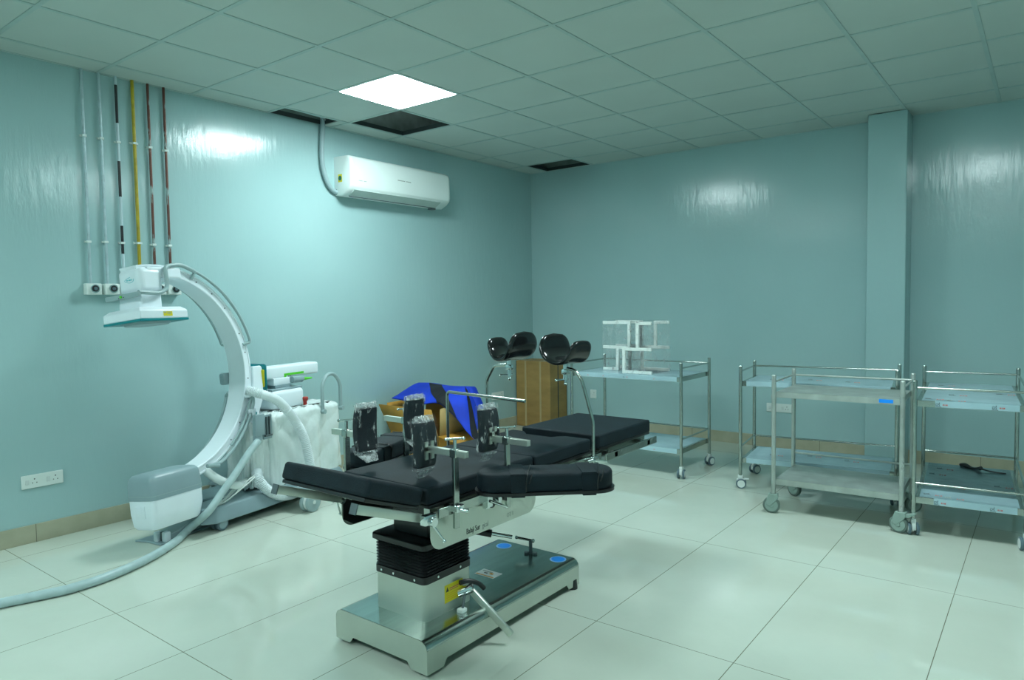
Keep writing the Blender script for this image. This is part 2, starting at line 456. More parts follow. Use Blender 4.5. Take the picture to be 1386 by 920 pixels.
# air conditioner
A = thing('air_conditioner', 'white split air conditioner mounted high on the left wall', 'air conditioner', (0, -2.2, 2.29))
y0, y1 = -2.80, -1.60
prof = [(0, 2.295), (.10, 2.285), (.165, 2.315), (.205, 2.35), (.212, 2.38), (.208, 2.56), (.195, 2.595), (.165, 2.612), (0, 2.618)]
def ins(d): return [(max(0., x-(d if x > 0 else 0)), z+(d if z < 2.45 else -d)) for x, z in prof]
MB().loft([[(x, y0, z) for x, z in ins(.012)], [(x, y0+.006, z) for x, z in ins(.003)], [(x, y0+.02, z) for x, z in prof], [(x, y1-.02, z) for x, z in prof],
           [(x, y1-.006, z) for x, z in ins(.003)], [(x, y1, z) for x, z in ins(.012)]]).build('casing', 'ac_plastic', A, smooth=50)
MB().loft([[(.2065, y0+.03, 2.356), (.2145, y0+.03, 2.385), (.2105, y0+.03, 2.557), (.198, y0+.03, 2.59), (.19, y0+.03, 2.55), (.19, y0+.03, 2.37)],
           [(.2065, y1-.03, 2.356), (.2145, y1-.03, 2.385), (.2105, y1-.03, 2.557), (.198, y1-.03, 2.59), (.19, y1-.03, 2.55), (.19, y1-.03, 2.37)]]).build('front_panel', 'ac_plastic', A, smooth=50)
lv = MB(); a, b = Vector((.185, 0, 2.329)), Vector((.118, 0, 2.289))
d = (b-a).normalized(); nn = Vector((-d.z, 0, d.x))*-1
for yy0, yy1 in ((y0+.05, y1-.12),):
    pass
MB().loft([[(.193, y, 2.336), (.125, y, 2.295), (.124, y, 2.288), (.196, y, 2.331)] for y in (y0+.05, y1-.12)]).build('air_flap', 'ac_under', A)
MB().box((.118, y0+.05, 2.282), (.124, y1-.13, 2.292)).build('flap_gap', 'dark_grey', A)
MB().box((.06, y1-.16, 2.272), (.11, y1-.10, 2.29)).build('sensor_window', 'dark_grey', A, bevel=.003)
dashes(A, (.2125, -2.28, 2.462), (0, 1, 0), (0, 0, 1), [.010, .006, .012, .006, .008, .010, .006, .012, -.01, .010, .006, .012, .008, .010], .007)
dashes(A, (.2138, -2.72, 2.405), (0, 1, 0), (0, 0, 1), [.010, .008, .010, .006, -.012, .008, .006, .01], .005)
S_ = MB().box((.050, y0-.001, 2.400), (.100, y0+.001, 2.464)).build('energy_sticker', 'yellow', A, label='yellow sticker with green disc')
MB().cyl((.075, y0-.0005, 2.432), (.075, y0-.0022, 2.432), .020, n=20).build('green_disc', 'dark_green', S_)
MB().box((0, y0-.0008, 2.30), (.028, y0+.001, 2.345)).build('pipe_notch', 'black_rubber', A)
c = MB().tube([(.03, -2.925, 3.0), (.035, -2.93, 2.85), (.035, -2.94, 2.75), (.03, -2.945, 2.62), (.03, -2.935, 2.50), (.03, -2.90, 2.40), (.025, -2.85, 2.34), (.022, -2.797, 2.318)], .019, 12, 14,
        rf=lambda i, L: 1+.08*(i % 2)).build('conduit', 'conduit_grey', loc=(.03, -2.9, 2.3))
tag(c, 'pale grey flexible conduit hanging from the ceiling to the air conditioner', 'conduit')
c = MB().tube([(.02, -3.25, 2.93), (.08, -3.1, 2.90), (.10, -2.98, 2.89), (.05, -2.92, 2.885)], .008, 8, 6).tube([(.16, -3.2, 2.93), (.10, -3.0, 2.9), (.06, -2.95, 2.91)], .006, 8, 6).build('cable', 'pale_grey', loc=(.1, -3, 2.9))
tag(c, 'loose grey cables in the open strip of ceiling above the conduit', 'cable')

# ------------------------------------------------------------------ camera, render look
def rotm(yaw, pitch, roll):
    cy, sy = cos(yaw), sin(yaw); cp, sp = cos(pitch), sin(pitch)
    f = Vector((sy*cp, cy*cp, sp)); r = Vector((cy, -sy, 0)); u = r.cross(f)
    cr, sr = cos(roll), sin(roll)
    return cr*r+sr*u, -sr*r+cr*u, f
r, u, f = rotm(-.6559, -.05218, -.01494)
cam = bpy.data.cameras.new('camera'); co = bpy.data.objects.new('camera', cam); COL.objects.link(co)
mm = Matrix((r, u, -f)).transposed().to_4x4(); mm.translation = Vector((4.767, -6.593, 1.374)); co.matrix_world = mm
cam.sensor_width = 36; cam.sensor_fit = 'HORIZONTAL'; cam.lens = 947.35/1386*36; cam.clip_start = .02
SC.camera = co
w = bpy.data.worlds.new('world'); SC.world = w; w.use_nodes = True
w.node_tree.nodes['Background'].inputs[0].default_value = (.35, .6, .58, 1); w.node_tree.nodes['Background'].inputs[1].default_value = .05
SC.view_settings.view_transform = 'Standard'; SC.view_settings.look = 'None'; SC.view_settings.exposure = 0; SC.view_settings.gamma = 1
# ------------------------------------------------------------------ mobile C-arm X-ray machine
def rz(a): return Matrix.Rotation(a, 4, 'Z')
PSI, TILT = .214, .112
CO = Vector((.58, -4.6, .981))
MC = Matrix.Translation(CO) @ rz(PSI) @ Matrix(((cos(TILT), 0, -sin(TILT), 0), (0, 1, 0, 0), (sin(TILT), 0, cos(TILT), 0), (0, 0, 0, 1)))
MK = Matrix.Translation((CO.x, CO.y, 0)) @ rz(PSI)          # cart frame: y forward = away from the C opening
X = thing('x_ray_machine', 'white mobile C-arm X-ray machine standing by the left wall, its cart wrapped in plastic', 'x-ray machine', (CO.x, CO.y+.5, 0))

def arc_pts(r, a0, a1, n, x):                                # angles from +y towards +z
    return [Vector((x, r*cos(radians(a0+(a1-a0)*k/n)), r*sin(radians(a0+(a1-a0)*k/n)))) for k in range(n+1)]
# the C: profile with a shallow groove on each side
m = MB(MC); R0, R1, W = .594, .650, .072
prof = [(R0, -W), (R0, W), (R0+.004, W+.003), (R0+.012, W+.003), (R0+.015, W-.003), (R1-.012, W-.003), (R1-.009, W+.001), (R1, W), (R1, -W), (R1-.009, -W-.001), (R1-.012, -W+.003), (R0+.015, -W+.003), (R0+.012, -W-.003), (R0+.004, -W-.003)]
n = 72; a0, a1 = 100, -106
m.loft([[(x, r*cos(radians(a0+(a1-a0)*k/n)), r*sin(radians(a0+(a1-a0)*k/n))) for r, x in prof] for k in range(n+1)])
m.build('c_arm', 'white_plastic', X, smooth=30)
for a in (62, 50, 38, 20, 8, -8, -36, -48):
    c = Vector((W-.003, .624*cos(radians(a)), .624*sin(radians(a))))
    MB(MC).cyl(c, c+Vector((.0025, 0, 0)), .0045, n=8).build('arm_screw', 'dark_grey', X)
# grey edge rails outside the C
def rail(sx, a0, a1, r, ends):
    x = sx*.092
    pts = arc_pts(r, a0, a1, 12, x)
    st = [Vector((sx*(W+.0), (r-ends)*cos(radians(a0)), (r-ends)*sin(radians(a0))))] + pts + [Vector((sx*(W+.0), (r-ends)*cos(radians(a1)), (r-ends)*sin(radians(a1))))]
    return st
MB(MC).bent(rail(1, 66, 13, .672, .05), .010, .02).build('grab_rail', 'pale_grey', X, smooth=60)
MB(MC).bent([(-.072, .30, .56)]+arc_pts(.638, 60, 14, 12, -.135)+[(-.072, .60, .155)], .010, .02).build('grab_rail', 'pale_grey', X, smooth=60)
MB(MC).bent([(.075, .575, -.19), (.108, .600, -.20)]+arc_pts(.652, -22, -64, 10, .108)+[(.115, .20, -.588)], .012, .02).tube([(.075, .59, -.22), (.098, .60, -.22)]+arc_pts(.628, -24, -52, 8, .100), .009, 8, 2).build('grab_rail', 'pale_grey', X, smooth=60)
MB(MC).bent([(-.075, .575, -.17), (-.135, .605, -.19)]+arc_pts(.638, -18, -60, 10, -.135)+[(-.08, .30, -.56)], .012, .02).build('grab_rail', 'pale_grey', X, smooth=60)
MB(MC).box((-.022, -.030, -.012), (.022, .03, .012), Matrix.Translation((.10, .588, -.195)) @ Matrix.Rotation(.3, 4, 'X'), .006).build('rail_bracket', 'white_plastic', X)
MB(MC).tube([(.115, .262, -.600), (.115, .20, -.586), (.115, .175, -.584)], .013, 12, 3).build('rail_end_grip', 'pale_grey', X, smooth=60)

# image receptor (top)
h = MB(MC)
h.box((-.098, -.118, .478), (.098, .040, .632), bev=.0)
H_ = h.build('receptor_housing', 'white_plastic', X, bevel=.035, seg=5)
MB(MC).box((-.094, -.06, .566), (.094, .170, .634)).build('housing_link', 'white_plastic', X, bevel=.012, seg=3)
MB(MC).loft([[(x, y, z) for x, y in ((-.1, -.128), (.098, -.128), (.098, .012), (-.1, .012))] if k == 0 else [(x, y, z) for x, y in ((-.094, -.120), (.092, -.120), (.092, .02), (-.094, .02))] for k, z in ((0, .385), (1, .49))]).build('receptor_neck', 'white_plastic', X, bevel=.012, seg=3)
MB(MC).loft([[(x, y-.029, .323) for x, y in ((-.159, -.159), (.159, -.159), (.159, .159), (-.159, .159))],
             [(x, y-.029, .372) for x, y in ((-.159, -.159), (.159, -.159), (.159, .159), (-.159, .159))],
             [(x, y-.029, .392) for x, y in ((-.135, -.135), (.135, -.135), (.135, .135), (-.135, .135))]]).build('flat_detector', 'white_plastic', X, bevel=.006, seg=3)
MB(MC).box((-.1605, -.1895, .310), (.1605, .1315, .3235)).build('detector_rim', 'teal_plastic', X, bevel=.002)
MB(MC).cyl((0, -.029, .298), (0, -.029, .311), .118, .13, n=40).build('detector_window', 'grey_plastic', X)
lb = MB(MC).box((.1585, -.037, .336), (.1602, .022, .362)).build('warning_label', 'yellow', X, label='small yellow warning label')
MB(MC).box((.1602, -.032, .352), (.1606, -.020, .360)).box((.1602, -.014, .354), (.1606, .016, .357)).box((.1602, -.014, .346), (.1606, .010, .349)).build('label_print', 'ink_faded', lb)
MB(MC).tube([(.02, -.119, .577), (-.008, -.1195, .571), (-.03, -.1192, .560), (-.008, -.1195, .549), (.02, -.119, .545), (.045, -.119, .553), (.048, -.119, .566)], .0013, 6, 3).build('emblem_oval', 'cyan_ink', X)
for k, w in enumerate((.008, .005, .009, .006, .007)):
    MB(MC).box((-.014+.0105*k, -.1195, .557), (-.014+.0105*k+w, -.1183, .565)).build('emblem_mark', 'cyan_ink', X)
# bent grey handle in front of the receptor
MB(MC).bent([(.125, -.155, .478), (.125, -.02, .470), (.118, .045, .505), (.112, .045, .622), (.098, .075, .640), (.092, .17, .655), (.092, .27, .6145)], .0125, .05, 12).build('positioning_handle', 'pale_grey', X, smooth=60)
MB(MC).box((-.155, -.166, .452), (.135, -.146, .482), bev=.006).build('control_bar', 'pale_grey', X)
MB(MC).cyl((-.01, -.167, .466), (-.01, -.172, .466), .008, n=12).build('green_button', 'green', X)
MB(MC).cyl((-.03, -.167, .460), (-.03, -.169, .460), .003, n=8).cyl((.012, -.167, .462), (.012, -.169, .462), .003, n=8).build('control_dots', 'ink', X)

# X-ray tube housing (bottom)
def rrect(x0, x1, y0, y1, r, z, k=5):
    o = []
    for cx, cy, s0 in ((x1-r, y1-r, 0), (x0+r, y1-r, 90), (x0+r, y0+r, 180), (x1-r, y0+r, 270)):
        for i in range(k+1):
            a = radians(s0+90*i/k); o.append((cx+r*cos(a), cy+r*sin(a), z))
    return o
MB(MC).loft([rrect(-.113, .113, -.209, .137, .030, -.700), rrect(-.114, .114, -.210, .138, .030, -.692), rrect(-.111, .111, -.206, .134, .030, -.60), rrect(-.106, .106, -.200, .130, .030, -.578), rrect(-.094, .094, -.186, .118, .028, -.562), rrect(-.07, .07, -.16, .10, .03, -.556)]).build('tube_cover', 'grey_plastic', X, smooth=40)
MB(MC).loft([rrect(-.055, .055, -.17, .09, .03, -.872), rrect(-.085, .085, -.195, .108, .03, -.868), rrect(-.098, .098, -.206, .118, .03, -.850), rrect(-.109, .109, -.208, .133, .028, -.78), rrect(-.111, .111, -.206, .135, .028, -.70)]).build('tube_housing', 'white_plastic', X, smooth=40)
MB(MC).loft([rrect(-.1145, .1145, -.2105, .1385, .030, -.6775), rrect(-.1145, .1145, -.2105, .1385, .030, -.674)]).build('cover_seam', 'pale_grey', X)
MB(MC).box((-.045, -.212, -.80), (.035, -.205, -.73), bev=.003).box((-.025, -.214, -.785), (.015, -.205, -.745), bev=.003).build('housing_cap', 'white_plastic', X)

# arc carriage, collar, beam
m = MB(MC)
poly = [(.650*cos(radians(a)), .650*sin(radians(a))) for a in range(-4, -34, -3)]+[(.60, -.40), (.66, -.34), (.712, -.24), (.730, -.14), (.735, -.03), (.725, -.012), (.652, -.012)]
m.prism(poly, 0, -.088, .088); m.build('arc_carriage', 'white_plastic', X, bevel=.008, seg=3)
MB(MC).box((-.125, .55, -.115), (-.078, .625, -.035), bev=.014).build('brake_knob', 'grey_plastic', X)
MB(MK).box((-.11, .735, .80), (.11, .765, .985), bev=.02, seg=4).build('collar_ring', 'teal_plastic', X)
MB(MK).box((-.112, .722, .83), (.112, .737, .95), bev=.01, seg=2).build('angle_scale', 'yellow', X)
bm = MB(MK).box((-.055, .76, .868), (.062, 1.335, .955), bev=.016, seg=4).build('horizontal_beam', 'white_plastic', X)
MB(MK).box((.062, .97, .882), (.0632, 1.17, .898)).box((.062, .97, .872), (.0632, .99, .884)).build('green_scale', 'green', bm, label='bright green scale strip')
MB(MK).cyl((.0, 1.335, .91), (.0, 1.352, .91), .032, n=20).build('beam_end_cap', 'grey_plastic', bm)
MB(MK).cyl((.0625, 1.01, .875), (.064, 1.01, .875), .004, n=8).build('beam_dot', 'ink', bm); MB(MK).cyl((.0625, 1.03, .876), (.064, 1.03, .876), .004, n=8).build('beam_dot', 'ink', bm)
MB(MK).box((-.06, .86, .822), (.07, 1.02, .872), bev=.006).build('beam_support', 'white_plastic', X)
MB(MK).box((-.05, .87, .800), (.072, 1.03, .824), bev=.003).build('swivel_block', 'grey_plastic', X)
MB(MK).box((-.09, .80, .788), (.11, 1.10, .801), bev=.004).build('swivel_plate', 'grey_plastic', X)
MB(MK).cyl((.085, 1.02, .850), (.085, 1.12, .846), .024, n=18).cyl((.085, 1.12, .846), (.085, 1.135, .8455), .018, n=18).build('brake_lever', 'grey_plastic', X, bevel=.003)
MB(MK).cyl((.085, 1.13, .8455), (.085, 1.23, .842), .013, .005, n=12).build('lever_tip', 'green', X, label='green tapered lever tip')
# lifting column cover, draped body
MB(MK).box((-.13, .78, .66), (.13, 1.10, .79), bev=.03, seg=4).build('column_cover', 'white_plastic', X)
def drape(name, x0, x1, y0, y1, z0, z1, matname, amp=.012, seed=0):
    m = MB(MK); rnd = random.Random(seed)
    ph = [rnd.uniform(0, 6.28) for _ in range(8)]
    loops = []; nz = 40; N_ = 240
    for k in range(nz+1):
        t = k/nz; z = z0+(z1-z0)*t
        l = []
        for i in range(N_):
            s = i/N_*4; e = int(s); q = s-e
            c = [(x1, y0), (x1, y1), (x0, y1), (x0, y0)]
            a, b = c[e], c[(e+1) % 4]
            x, y = a[0]+(b[0]-a[0])*q, a[1]+(b[1]-a[1])*q
            cx, cy = (x0+x1)/2, (y0+y1)/2
            # rounded corners + folds running down
            dx, dy = (x-cx)/((x1-x0)/2), (y-cy)/((y1-y0)/2)
            pw = (abs(dx)**7+abs(dy)**7)**(1/7.); dx /= pw; dy /= pw
            f = amp*(1.25-t)*(.8*sin(i*.21+ph[0]+t*1.5)+1.3*(abs(sin(i*.155+ph[1]-t*1.4))-.6)+.6*(abs(sin(i*.4+ph[2]+t*2))-.6)) + amp*.55*(abs(sin(i*.11+t*7+ph[5]))**.6+abs(sin(i*.14-t*9+ph[6]))**.6-1.3)
            f += amp*.4*sin(t*9+i*.15+ph[3])
            sh = 1-max(0, (t-.93)/.07)**2*.16
            l.append((cx+dx*((x1-x0)/2*sh+f), cy+dy*((y1-y0)/2*sh+f), z+(.006*sin(i*.5+ph[4])+.004*sin(i*1.3)) * (1 if k in (0,) else .6)))
        loops.append(l)
    m.loft(loops, cap=False)
    top = loops[-1]; cx, cy = (x0+x1)/2, (y0+y1)/2
    m.loft([top]+[[(cx+(p[0]-cx)*g, cy+(p[1]-cy)*g, z1+.012*(1-g)+.005*sin(i*.6+g*8)) for i, p in enumerate(top)] for g in (.85, .6, .3, .05)])
    return m.build(name, matname, X, smooth=180)
drape('plastic_cover', -.20, .20, .72, 1.43, .15, .655, 'drape_plastic', .010, 3)
drape('plastic_skirt', -.10, .14, .56, .80, .17, .62, 'drape_plastic', .009, 5)
MB(MK).box((-.17, .76, .10), (.17, 1.38, .20)).build('cabinet_base', 'grey_plastic', X, bevel=.01)
eb = MB(MK).cyl((.13, 1.10, .66), (.13, 1.10, .69), .014, n=14).cyl((.13, 1.10, .688), (.13, 1.10, .710), .018, .025, n=18).cyl((.13, 1.10, .710), (.13, 1.10, .718), .025, .020, n=18).build('emergency_stop', 'red', X, label='red emergency stop button')
MB(MK).bent([(.205, 1.20, .585), (.205, 1.20, .80), (.205, 1.255, .868), (.205, 1.34, .868), (.205, 1.405, .79), (.205, 1.405, .585)], .0135, .04, 12).build('push_handle', 'pale_grey', X, smooth=60)
MB(MK).cyl((.17, 1.20, .60), (.23, 1.20, .60), .017, n=14).build('handle_mount', 'pale_grey', X); MB(MK).cyl((.17, 1.405, .60), (.23, 1.405, .60), .017, n=14).build('handle_mount', 'pale_grey', X)
# cassette holder panel on the side
MB(MK).box((.205, .52, .535), (.232, .60, .675), bev=.004).box((.205, .60, .50), (.222, .675, .66), bev=.004).box((.208, .515, .50), (.228, .58, .54), bev=.006).build('side_bracket', 'grey_plastic', X)
MB(MK).box((.224, .615, .53), (.236, .625, .65)).box((.224, .640, .53), (.236, .646, .65)).box((.222, .60, .52), (.240, .66, .532)).build('bracket_clip', 'dark_grey', X)
MB(MC).box((.10, .57, -.385), (.125, .60, -.30), Matrix.Identity(4), .006).box((.10, .55, -.32), (.12, .61, -.29), bev=.006).build('locking_latch', 'white_plastic', X)
MB(MC).bent([(.128, .600, -.315), (.132, .585, -.39)], .0045, .01, 8).build('latch_lever', 'teal_plastic', X)
# hoses
MB(MK).tube([(.12, .56, .83), (.17, .60, .81), (.235, .70, .755), (.255, .79, .665), (.262, .87, .56), (.265, .93, .45), (.265, .965, .33), (.265, .985, .22), (.270, .95, .14), (.280, .86, .105), (.275, .76, .095), (.268, .66, .120), (.245, .58, .18), (.215, .55, .25), (.17, .58, .29)],
    .029, 14, 18, rf=lambda i, L: 1+.15*(i % 2)).build('ribbed_hose', 'hose_white', X, smooth=60, label='thick white ribbed hose')
MB(MK).tube([(.115, .21, .38), (.16, .24, .33), (.19, .32, .27), (.18, .42, .235), (.1, .55, .22)], .026, 12, 6, rf=lambda i, L: 1+.05*(i % 2)).build('ribbed_hose', 'drape_plastic', X, smooth=180)
rnd = random.Random(4); cb_ = MB(MK)
for k in range(7):
    a, b, e = rnd.uniform(-.03, .03), rnd.uniform(-.02, .04), rnd.uniform(0, .05)
    cb_.tube([(.20, .60, .27+a*.4), (.19+a*.5, .52+b, .262+a*.5), (.19+a, .42+b, .215+abs(a)), (.17+a*.8, .33-e, .165), (.15+a, .27-e*.8, .157), (.11+a, .30+e, .155), (.07, .38+b, .156)], .0042, 6, 5)
cb_.build('thin_cables', 'foam_white', X, smooth=180)
# chassis with tapering legs
def chassis_leg(sx):
    top = [(.03, .20), (.08, .15), (.16, .14), (.222, .20), (.224, .55), (.22, .95), (.20, 1.38), (.0, 1.38), (.0, .45)]
    bot = [(.03, .17), (.08, .12), (.18, .12), (.240, .18), (.252, .36), (.262, .55), (.262, .95), (.24, 1.40), (.0, 1.40), (.0, .45)]
    top = [(.03, .20), (.08, .15), (.16, .14), (.222, .20), (.224, .36), (.224, .55), (.22, .95), (.20, 1.38), (.0, 1.38), (.0, .45)]
    return MB(MK).loft([[(sx*x, y, .060) for x, y in bot], [(sx*x, y, .11) for x, y in [(p[0]*.35+q[0]*.65, p[1]*.35+q[1]*.65) for p, q in zip(top, bot)]], [(sx*x, y, .152) for x, y in top]]).build('chassis_leg', 'chassis_grey', X, bevel=.008, seg=3)
chassis_leg(1); chassis_leg(-1)
MB(MK).box((.20, .70, .105), (.43, .86, .132), bev=.01).build('rear_outrigger', 'chassis_grey', X); MB(MK).box((-.43, .70, .105), (-.20, .86, .132), bev=.01).build('rear_outrigger', 'chassis_grey', X)
for sx in (1, -1):
    wx, wy = sx*.445, .77
    w_ = MB(MK).cyl((wx-.038, wy, .066), (wx-.012, wy, .066), .066, n=32).cyl((wx+.012, wy, .066), (wx+.036, wy, .066), .066, n=32).build('rear_wheel', 'pale_grey', X, bevel=.006, seg=3)
    MB(MK).cyl((wx-.014, wy, .066), (wx+.014, wy, .066), .056, n=28).build('wheel_hub', 'caster_white', w_)
    MB(MK).cyl((wx+.035, wy, .066), (wx+.0385, wy, .066), .014, n=16).build('wheel_boss', 'caster_white', w_)
    fx, fy = sx*.185, .245
    w_ = MB(MK).cyl((fx-.034, fy, .042), (fx-.010, fy, .042), .042, n=28).cyl((fx+.010, fy, .042), (fx+.034, fy, .042), .042, n=28).build('front_wheel', 'slate', X, bevel=.004, seg=2)
    MB(MK).cyl((fx-.036, fy, .042), (fx-.032, fy, .042), .030, n=24).cyl((fx+.032, fy, .042), (fx+.036, fy, .042), .030, n=24).box((fx-.010, fy-.02, .03), (fx+.010, fy+.02, .08)).build('wheel_cover', 'grey_plastic', w_)

# foot pedal unit on the floor
F_ = thing('foot_pedal', 'grey foot pedal unit with two white guards on the floor under the X-ray tube', 'foot pedal', tuple(MK @ Vector((0, .05, 0))))
MB(MK).loft([[(x, y, z) for x, y in ((-.10, -.12), (-.02, -.10), (.10, -.11), (.115, -.02), (.09, .10), (.085, .30), (-.10, .30), (-.08, .05))] for z in (0, .012)]).build('base_plate', 'grey_plastic', F_, bevel=.004)
MB(MK).box((.025, -.095, .010), (.055, -.055, .068), bev=.008).box((.07, -.075, .010), (.105, -.035, .068), bev=.008).build('pedal_guard', 'white_plastic', F_)
MB(MK).box((.055, -.07, .010), (.07, -.05, .066), bev=.002).build('pedal_post', 'dark_grey', F_)
MB(MK).loft([[(x, y, z) for x, y, z in ((-.02, -.03, .012), (.09, -.03, .012), (.09, -.03, .045), (-.02, -.03, .045))], [(-.04, .22, .012), (.07, .22, .012), (.07, .22, .075), (-.04, .22, .075)]]).build('pedal', 'pale_grey', F_, bevel=.006)

# long ribbed conduit from the cart across the floor
R_ = .0235
c = MB().tube([(.80, -6.3, R_), (.86, -5.95, R_), (.935, -5.56, R_), (.995, -5.375, R_), (1.022, -5.259, R_), (1.004, -5.081, R_), (.918, -4.856, R_), (.78, -4.643, R_), (.66, -4.50, .035),
               tuple(MK @ Vector((.225, .13, .15))), tuple(MK @ Vector((.24, .22, .24))), tuple(MK @ Vector((.245, .335, .342))), tuple(MK @ Vector((.24, .45, .445))), tuple(MK @ Vector((.235, .535, .505)))],
              R_-.001, 14, 26, rf=lambda i, L: 1+.04*(i % 2)).build('ribbed_conduit', 'hose_grey', loc=(.9, -5, 0), smooth=180)
tag(c, 'long grey ribbed conduit running across the floor up to the X-ray cart', 'conduit')
# ------------------------------------------------------------------ operating table
T = thing('operating_table', 'stainless steel operating table with black segmented pads in the middle of the floor', 'operating table', (2.72, -4.29, 0))
BX0, BX1, BY0, BY1, BZ = 2.462, 2.982, -4.812, -3.772, .137
m = MB()
xp = []
for k in range(7):
    a = pi/2*k/6; xp.append((BX1-.035+.035*sin(a), BZ-.035+.035*cos(a)))
for k in range(7):
    a = pi/2*k/6; xp.append((BX1, .045)) if k == 0 else None
prof = [(BX0, .090), (BX0, BZ-.035)]+[(BX0+.035-.035*cos(pi/2*k/6), BZ-.035+.035*sin(pi/2*k/6)) for k in range(7)]+[(BX1-.035+.035*sin(pi/2*k/6), BZ-.035+.035*cos(pi/2*k/6)) for k in range(7)]+[(BX1, .090)]
m.prism(prof, 1, BY0, BY1).build('base_cover', 'steel_brushed', T, smooth=50)
def lip(axis, c, a, b):
    top = [(b, .103), (a, .103)] if axis == 0 else [(b-.035+.035*cos(pi/2*k/6), BZ-.035+.035*sin(pi/2*k/6)) for k in range(7)]+[(a+.035-.035*sin(pi/2*k/6), BZ-.035+.035*cos(pi/2*k/6)) for k in range(7)]
    poly = [(a, .014), (a+.085, .014), (a+.105, .040), (b-.105, .040), (b-.085, .014), (b, .014)]+top
    return MB().prism(poly, axis, c, c+.004)
for ax, c, a, b in ((0, BX1-.0035, BY0+.001, BY1-.001), (0, BX0-.0005, BY0+.001, BY1-.001), (1, BY0-.0015, BX0, BX1), (1, BY1-.0025, BX0, BX1)):
    lip(ax, c, a, b).build('base_skirt', 'steel_panel', T)
for x, y in ((BX0+.05, BY0+.06), (BX1-.05, BY0+.06), (BX0+.05, BY1-.04), (BX1-.015, BY1-.035)):
    MB().cyl((x, y, 0), (x, y, .045), .026, .022, n=20).build('rubber_foot', 'black_rubber', T, bevel=.002)
px0, px1, py0, py1 = 2.583, 2.866, -4.702, -4.425
MB().loft([rrect(px0, px1, py0, py1, .022, z) for z in (.136, .290)]).build('pedestal', 'steel_panel', T)
MB().loft([rrect(px0-.004, px1+.004, py0-.004, py1+.004, .024, z) for z in (.2865, .315)]).build('bellows_band', 'black_metal', T)
for x, y, ax in ((2.63, py0-.006, 1), (2.70, py0-.006, 1), (2.82, py0-.006, 1), (px1+.004, -4.63, 0), (px1+.004, -4.50, 0)):
    v = Vector((0, -.003, 0)) if ax == 1 else Vector((.003, 0, 0))
    MB().cyl(Vector((x, y+.002 if ax else y, .301)), Vector((x, y, .301))+v, .005, n=10).build('band_screw', 'chrome', T)
nb = 9; loops = []
for k in range(nb*2+1):
    z = .314+(.422-.314)*k/(nb*2); o = .002 if k % 2 else -.006
    loops.append(rrect(px0-o, px1+o, py0-o, py1+o, .022, z))
MB().loft(loops).build('bellows', 'black_rubber', T, smooth=10)
MB().loft([rrect(px0-d, px1+d, py0-d, py1+d, .022, z) for z, d in ((.420, .004), (.424, .012), (.444, .012), (.448, .008))]).build('top_plate', 'black_metal', T, smooth=40)
MB().box((2.63, -4.64, .446), (2.83, -4.22, .60)).build('lift_head', 'black_metal', T, bevel=.006)
def shroud(x):
    r = .055; y0, y1, z0, z1 = -4.785, -4.128, .466, .612
    poly = [(y0, z1), (y0, z0+r)]+[(y0+r-r*cos(pi/2*k/6), z0+r-r*sin(pi/2*k/6)) for k in range(1, 7)]+[(y1-r+r*sin(pi/2*k/6), z0+r-r*cos(pi/2*k/6)) for k in range(7)]+[(y1, z1)]
    return MB().prism(poly, 0, x, x+.003)
sr = shroud(2.985).build('side_shroud', 'steel_panel', T, smooth=30)
shroud(2.482).build('side_shroud', 'steel_panel', T, smooth=30)
MB().prism([(-4.78, .50), (-4.73, .470), (-4.19, .470), (-4.14, .50), (-4.14, .61), (-4.78, .61)], 0, 2.4855, 2.488).build('shroud_dark_face', 'black_metal', T)  # dark sheet over the inner side of the left shroud
bt = basis((0, 1, 0), (0, 0, 1), (0, 0, 0))
def at(y, z, x=2.9885): return Matrix.Translation((x, y, z)) @ bt
text('Balaji Sur', .031, at(-4.590, .482) @ Matrix.Diagonal((.72, 1, 1, 1)), 'ink', T)
text('gical', .031, at(-4.494, .482) @ Matrix.Diagonal((.72, 1, 1, 1)), 'ink_faded', T)
text('OT 1', .026, at(-4.335, .484) @ Matrix.Diagonal((.8, 1, 1, 1)), 'ink_faded', T)
# frames under the pads
PX0, PX1 = 2.490, 2.976
def frame_board(y0, y1, nm='pad_board'):
    return MB().box((PX0+.004, y0, .622), (PX1-.002, y1, .636), bev=.003).build(nm, 'black_metal', T)
def pad(y0, y1, z0=.637, z1=.702, bev=.012):
    return MB().box((PX0, y0, z0), (PX1, y1, z1)).build('seat_pad', 'black_fabric', T, bevel=bev, seg=4)
frame_board(-4.775, -4.13); pad(-4.785, -4.123)
frame_board(-4.115, -3.60)
nx0, nx1 = 2.60, 2.80
m = MB().loft([[(x, y, z) for x, y in ((PX0, -4.112), (PX1, -4.112), (PX1, -3.640), (nx1+.03, -3.640), (nx1, -3.668), (nx1-.02, -3.70), (nx0+.02, -3.70), (nx0, -3.668), (nx0-.03, -3.640), (PX0, -3.640))] for z in (.637, .700)])
m.build('seat_pad', 'black_fabric', T, bevel=.010, seg=3)
frame_board(-3.55, -2.995)
pad(-3.560, -2.990, .634, .703, .010)
MB().box((2.50, -4.77, .585), (2.53, -3.05, .622)).build('side_beam', 'steel', T)
MB().box((2.94, -4.77, .585), (2.97, -3.05, .622)).build('side_beam', 'steel', T)
